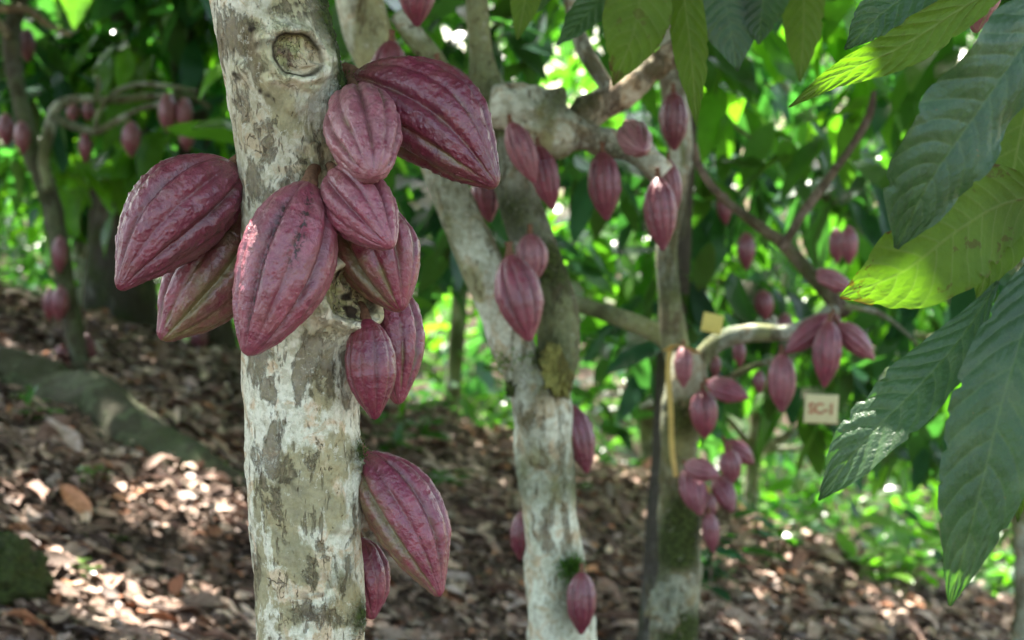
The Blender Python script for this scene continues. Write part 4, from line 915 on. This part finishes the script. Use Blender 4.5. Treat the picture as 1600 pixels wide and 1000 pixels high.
hero_leaf(brR, [(1560, -90, 1.96), (1470, -40, 1.95), (1380, 20, 1.94), (1320, 78, 1.95)], [8, 90, 84, 4], HD, roll=-.4, seed=10, face=(0, -.6, .8))
bC = P(1060, -160, 2.9)
brC = empty('leafy_branch', bC, 'leafy branch overhead whose leaves hang in from the top middle', 'branch')
limb(brC, [(*P(760, -150, 2.9), .006), (*P(900, -130, 2.85), .008), (*P(1060, -150, 2.9), .009), (*P(1240, -140, 2.9), .009), (*P(1450, -200, 3.0), .010)], M['twig'], n=60, seg=12, name='twig')
lo = dict(nn=(110, 44))
hero_leaf(brC, [(1010, -120, 2.8), (960, -30, 2.8), (915, 25, 2.8), (870, 72, 2.8)], [6, 90, 84, 3], HD, roll=.2, seed=11, face=(0, -.6, .8), **lo)
hero_leaf(brC, [(1015, -130, 2.75), (1005, -40, 2.75), (990, 50, 2.75), (958, 134, 2.77)], [6, 90, 100, 3], HL * 1.0, roll=-.1, seed=12, face=(0, 1, .1), blight=.7, label='olive leaf with a rusty tip', **lo)
hero_leaf(brC, [(1066, -140, 2.8), (1068, -20, 2.8), (1080, 90, 2.8), (1088, 198, 2.82)], [6, 52, 54, 2], HL * .85, roll=.2, seed=13, face=(0, 1, .1), label='narrow olive leaf hanging straight down', **lo)
hero_leaf(brC, [(1120, -120, 3.0), (1128, -30, 3.0), (1140, 40, 3.0), (1152, 112, 3.0)], [6, 96, 98, 3], HD * .9, roll=-.2, seed=14, face=(0, -.8, .5), **lo)
hero_leaf(brC, [(1250, -130, 3.1), (1255, -30, 3.1), (1255, 50, 3.1), (1250, 128, 3.1)], [6, 62, 58, 3], HL * .85, roll=.1, seed=15, face=(0, 1, .1), **lo)
hero_leaf(brC, [(830, -140, 3.0), (826, -60, 3.0), (820, 0, 3.0), (808, 62, 3.0)], [6, 60, 52, 3], HL * .85, roll=.3, seed=16, face=(0, 1, .2), **lo)
hero_leaf(brC, [(1200, -140, 3.0), (1200, -50, 3.0), (1190, 20, 3.0), (1186, 70, 3.0)], [6, 84, 72, 3], HD, roll=.3, seed=17, face=(0, -.7, .5), **lo)
hero_leaf(brC, [(900, -140, 3.3), (870, -60, 3.3), (842, 0, 3.3), (800, 40, 3.3)], [6, 70, 62, 3], HD * 1.1, roll=.5, seed=18, face=(0, -.7, .5), **lo)
bL = P(120, -110, 7.0)
brL = empty('leafy_branch', bL, 'twig at the top left carrying one glowing yellow-green leaf', 'branch')
limb(brL, [(*P(-60, -120, 7.2), .01), (*P(120, -100, 7.0), .007), (*P(260, -130, 7.0), .004)], M['twig'], n=24, seg=10, name='twig')
hero_leaf(brL, [(115, -100, 7.0), (118, -50, 7.0), (120, 0, 7.0), (116, 46, 7.0)], [3, 50, 52, 3], YOUNG * 1.5, roll=.2, seed=21, face=(0, -.9, .3), nn=(40, 20), label='glowing yellow-green leaf')

# ------------------------------------------------------------ tags and tape
def board(name, px, py, d, wpx, hpx, tilt, mat, label, cat, yaw=.15, text=None):
    o = empty(name, P(px, py, d), label, cat); w_, h_ = wpx / F * d / 2, hpx / F * d / 2; th_ = .0015; nx = 12
    xs = np.linspace(-w_, w_, nx); zs = np.linspace(-h_, h_, nx); Xg, Zg = np.meshgrid(xs, zs, indexing='ij')
    warp = .02 * h_ * np.sin(Xg / w_ * 2) + .03 * h_ * (Zg / h_) ** 2
    A_ = np.stack([Xg, warp - th_, Zg], -1).reshape(-1, 3); B_ = np.stack([Xg, warp + th_, Zg], -1).reshape(-1, 3)
    q = gridq(nx, nx, False); n = nx * nx
    ring = [i * nx for i in range(nx)] + [(nx - 1) * nx + j for j in range(1, nx)] + [i * nx + nx - 1 for i in range(nx - 2, -1, -1)] + [j for j in range(nx - 2, 0, -1)]
    sq = [(ring[i], ring[(i + 1) % len(ring)], ring[(i + 1) % len(ring)] + n, ring[i] + n) for i in range(len(ring))]
    mk('board', np.vstack([A_, B_]), np.vstack([q, q[:, ::-1] + n, np.array(sq)]), mat, o, smooth=False)
    if text:
        cu = bpy.data.curves.new('lettering', 'FONT'); cu.body = text; cu.size = h_ * .92; cu.align_x = 'CENTER'; cu.align_y = 'CENTER'; cu.extrude = .0006; cu.offset = h_ * .025
        t = bpy.data.objects.new('lettering', cu); COL.objects.link(t)
        dg = bpy.context.evaluated_depsgraph_get(); me = bpy.data.meshes.new_from_object(t.evaluated_get(dg)); bpy.data.objects.remove(t)
        me.materials.clear(); me.materials.append(M['ink']); t = bpy.data.objects.new('lettering', me); COL.objects.link(t); t.parent = o
        t.rotation_euler = (R(90), 0, 0); t.location = (0, -th_ - .0022, 0); t.scale = (1.0, 1.15, 1)
    top = .0015
    tube('hanging_string', [(0, 0, h_ * .85, .0008), (0.004, 0, h_ + .03, .0008), (-.006, .01, h_ + .10, .0008)], M['twine'], o, n=12, seg=6, rough=0)
    o.rotation_euler = (0, tilt, yaw); return o
board('name_tag', 1283, 639, 4.75, 54, 46, R(3), M['sign'], 'cream sign with red lettering hanging below the fan of pods', 'sign', .1, 'SC-1')
board('plastic_tag', 1113, 505, 4.85, 36, 30, R(12), M['tag'], 'blank yellow plastic tag on the tagged tree above the arching branch', 'tag', .4)
def ribbon(px, py, pts, wpx, label):
    o = empty('yellow_tape', P(px, py, 4.9), label, 'tape'); n = 60; c = cr([P(*q) for q in pts], n); hw = wpx / 2 / F * 4.9
    u = np.linspace(0, 1, n); tw = .5 * np.sin(u * 7); s = np.stack([np.cos(tw), np.sin(tw), 0 * tw], 1)
    nv = 6; th_ = .0005; V = np.stack([c - s * hw, c, c + s * hw, c + s * hw + [0, th_, 0], c + [0, th_, 0], c - s * hw + [0, th_, 0]], 1)
    mk('strip', V.reshape(-1, 3) - P(px, py, 4.9), gridq(n, nv, True), M['tape'], o); return o
ribbon(1048, 545, [(1060, 540, 4.86), (1048, 543, 4.86), (1044, 580, 4.87), (1048, 640, 4.88), (1050, 700, 4.9), (1056, 745, 4.9)], 9, 'strip of yellow tape trailing down the tagged trunk')
ribbon(1062, 545, [(1040, 548, 4.85), (1056, 540, 4.83), (1078, 545, 4.85), (1090, 552, 4.9)], 14, 'yellow tape tied round the fork of the tagged tree')
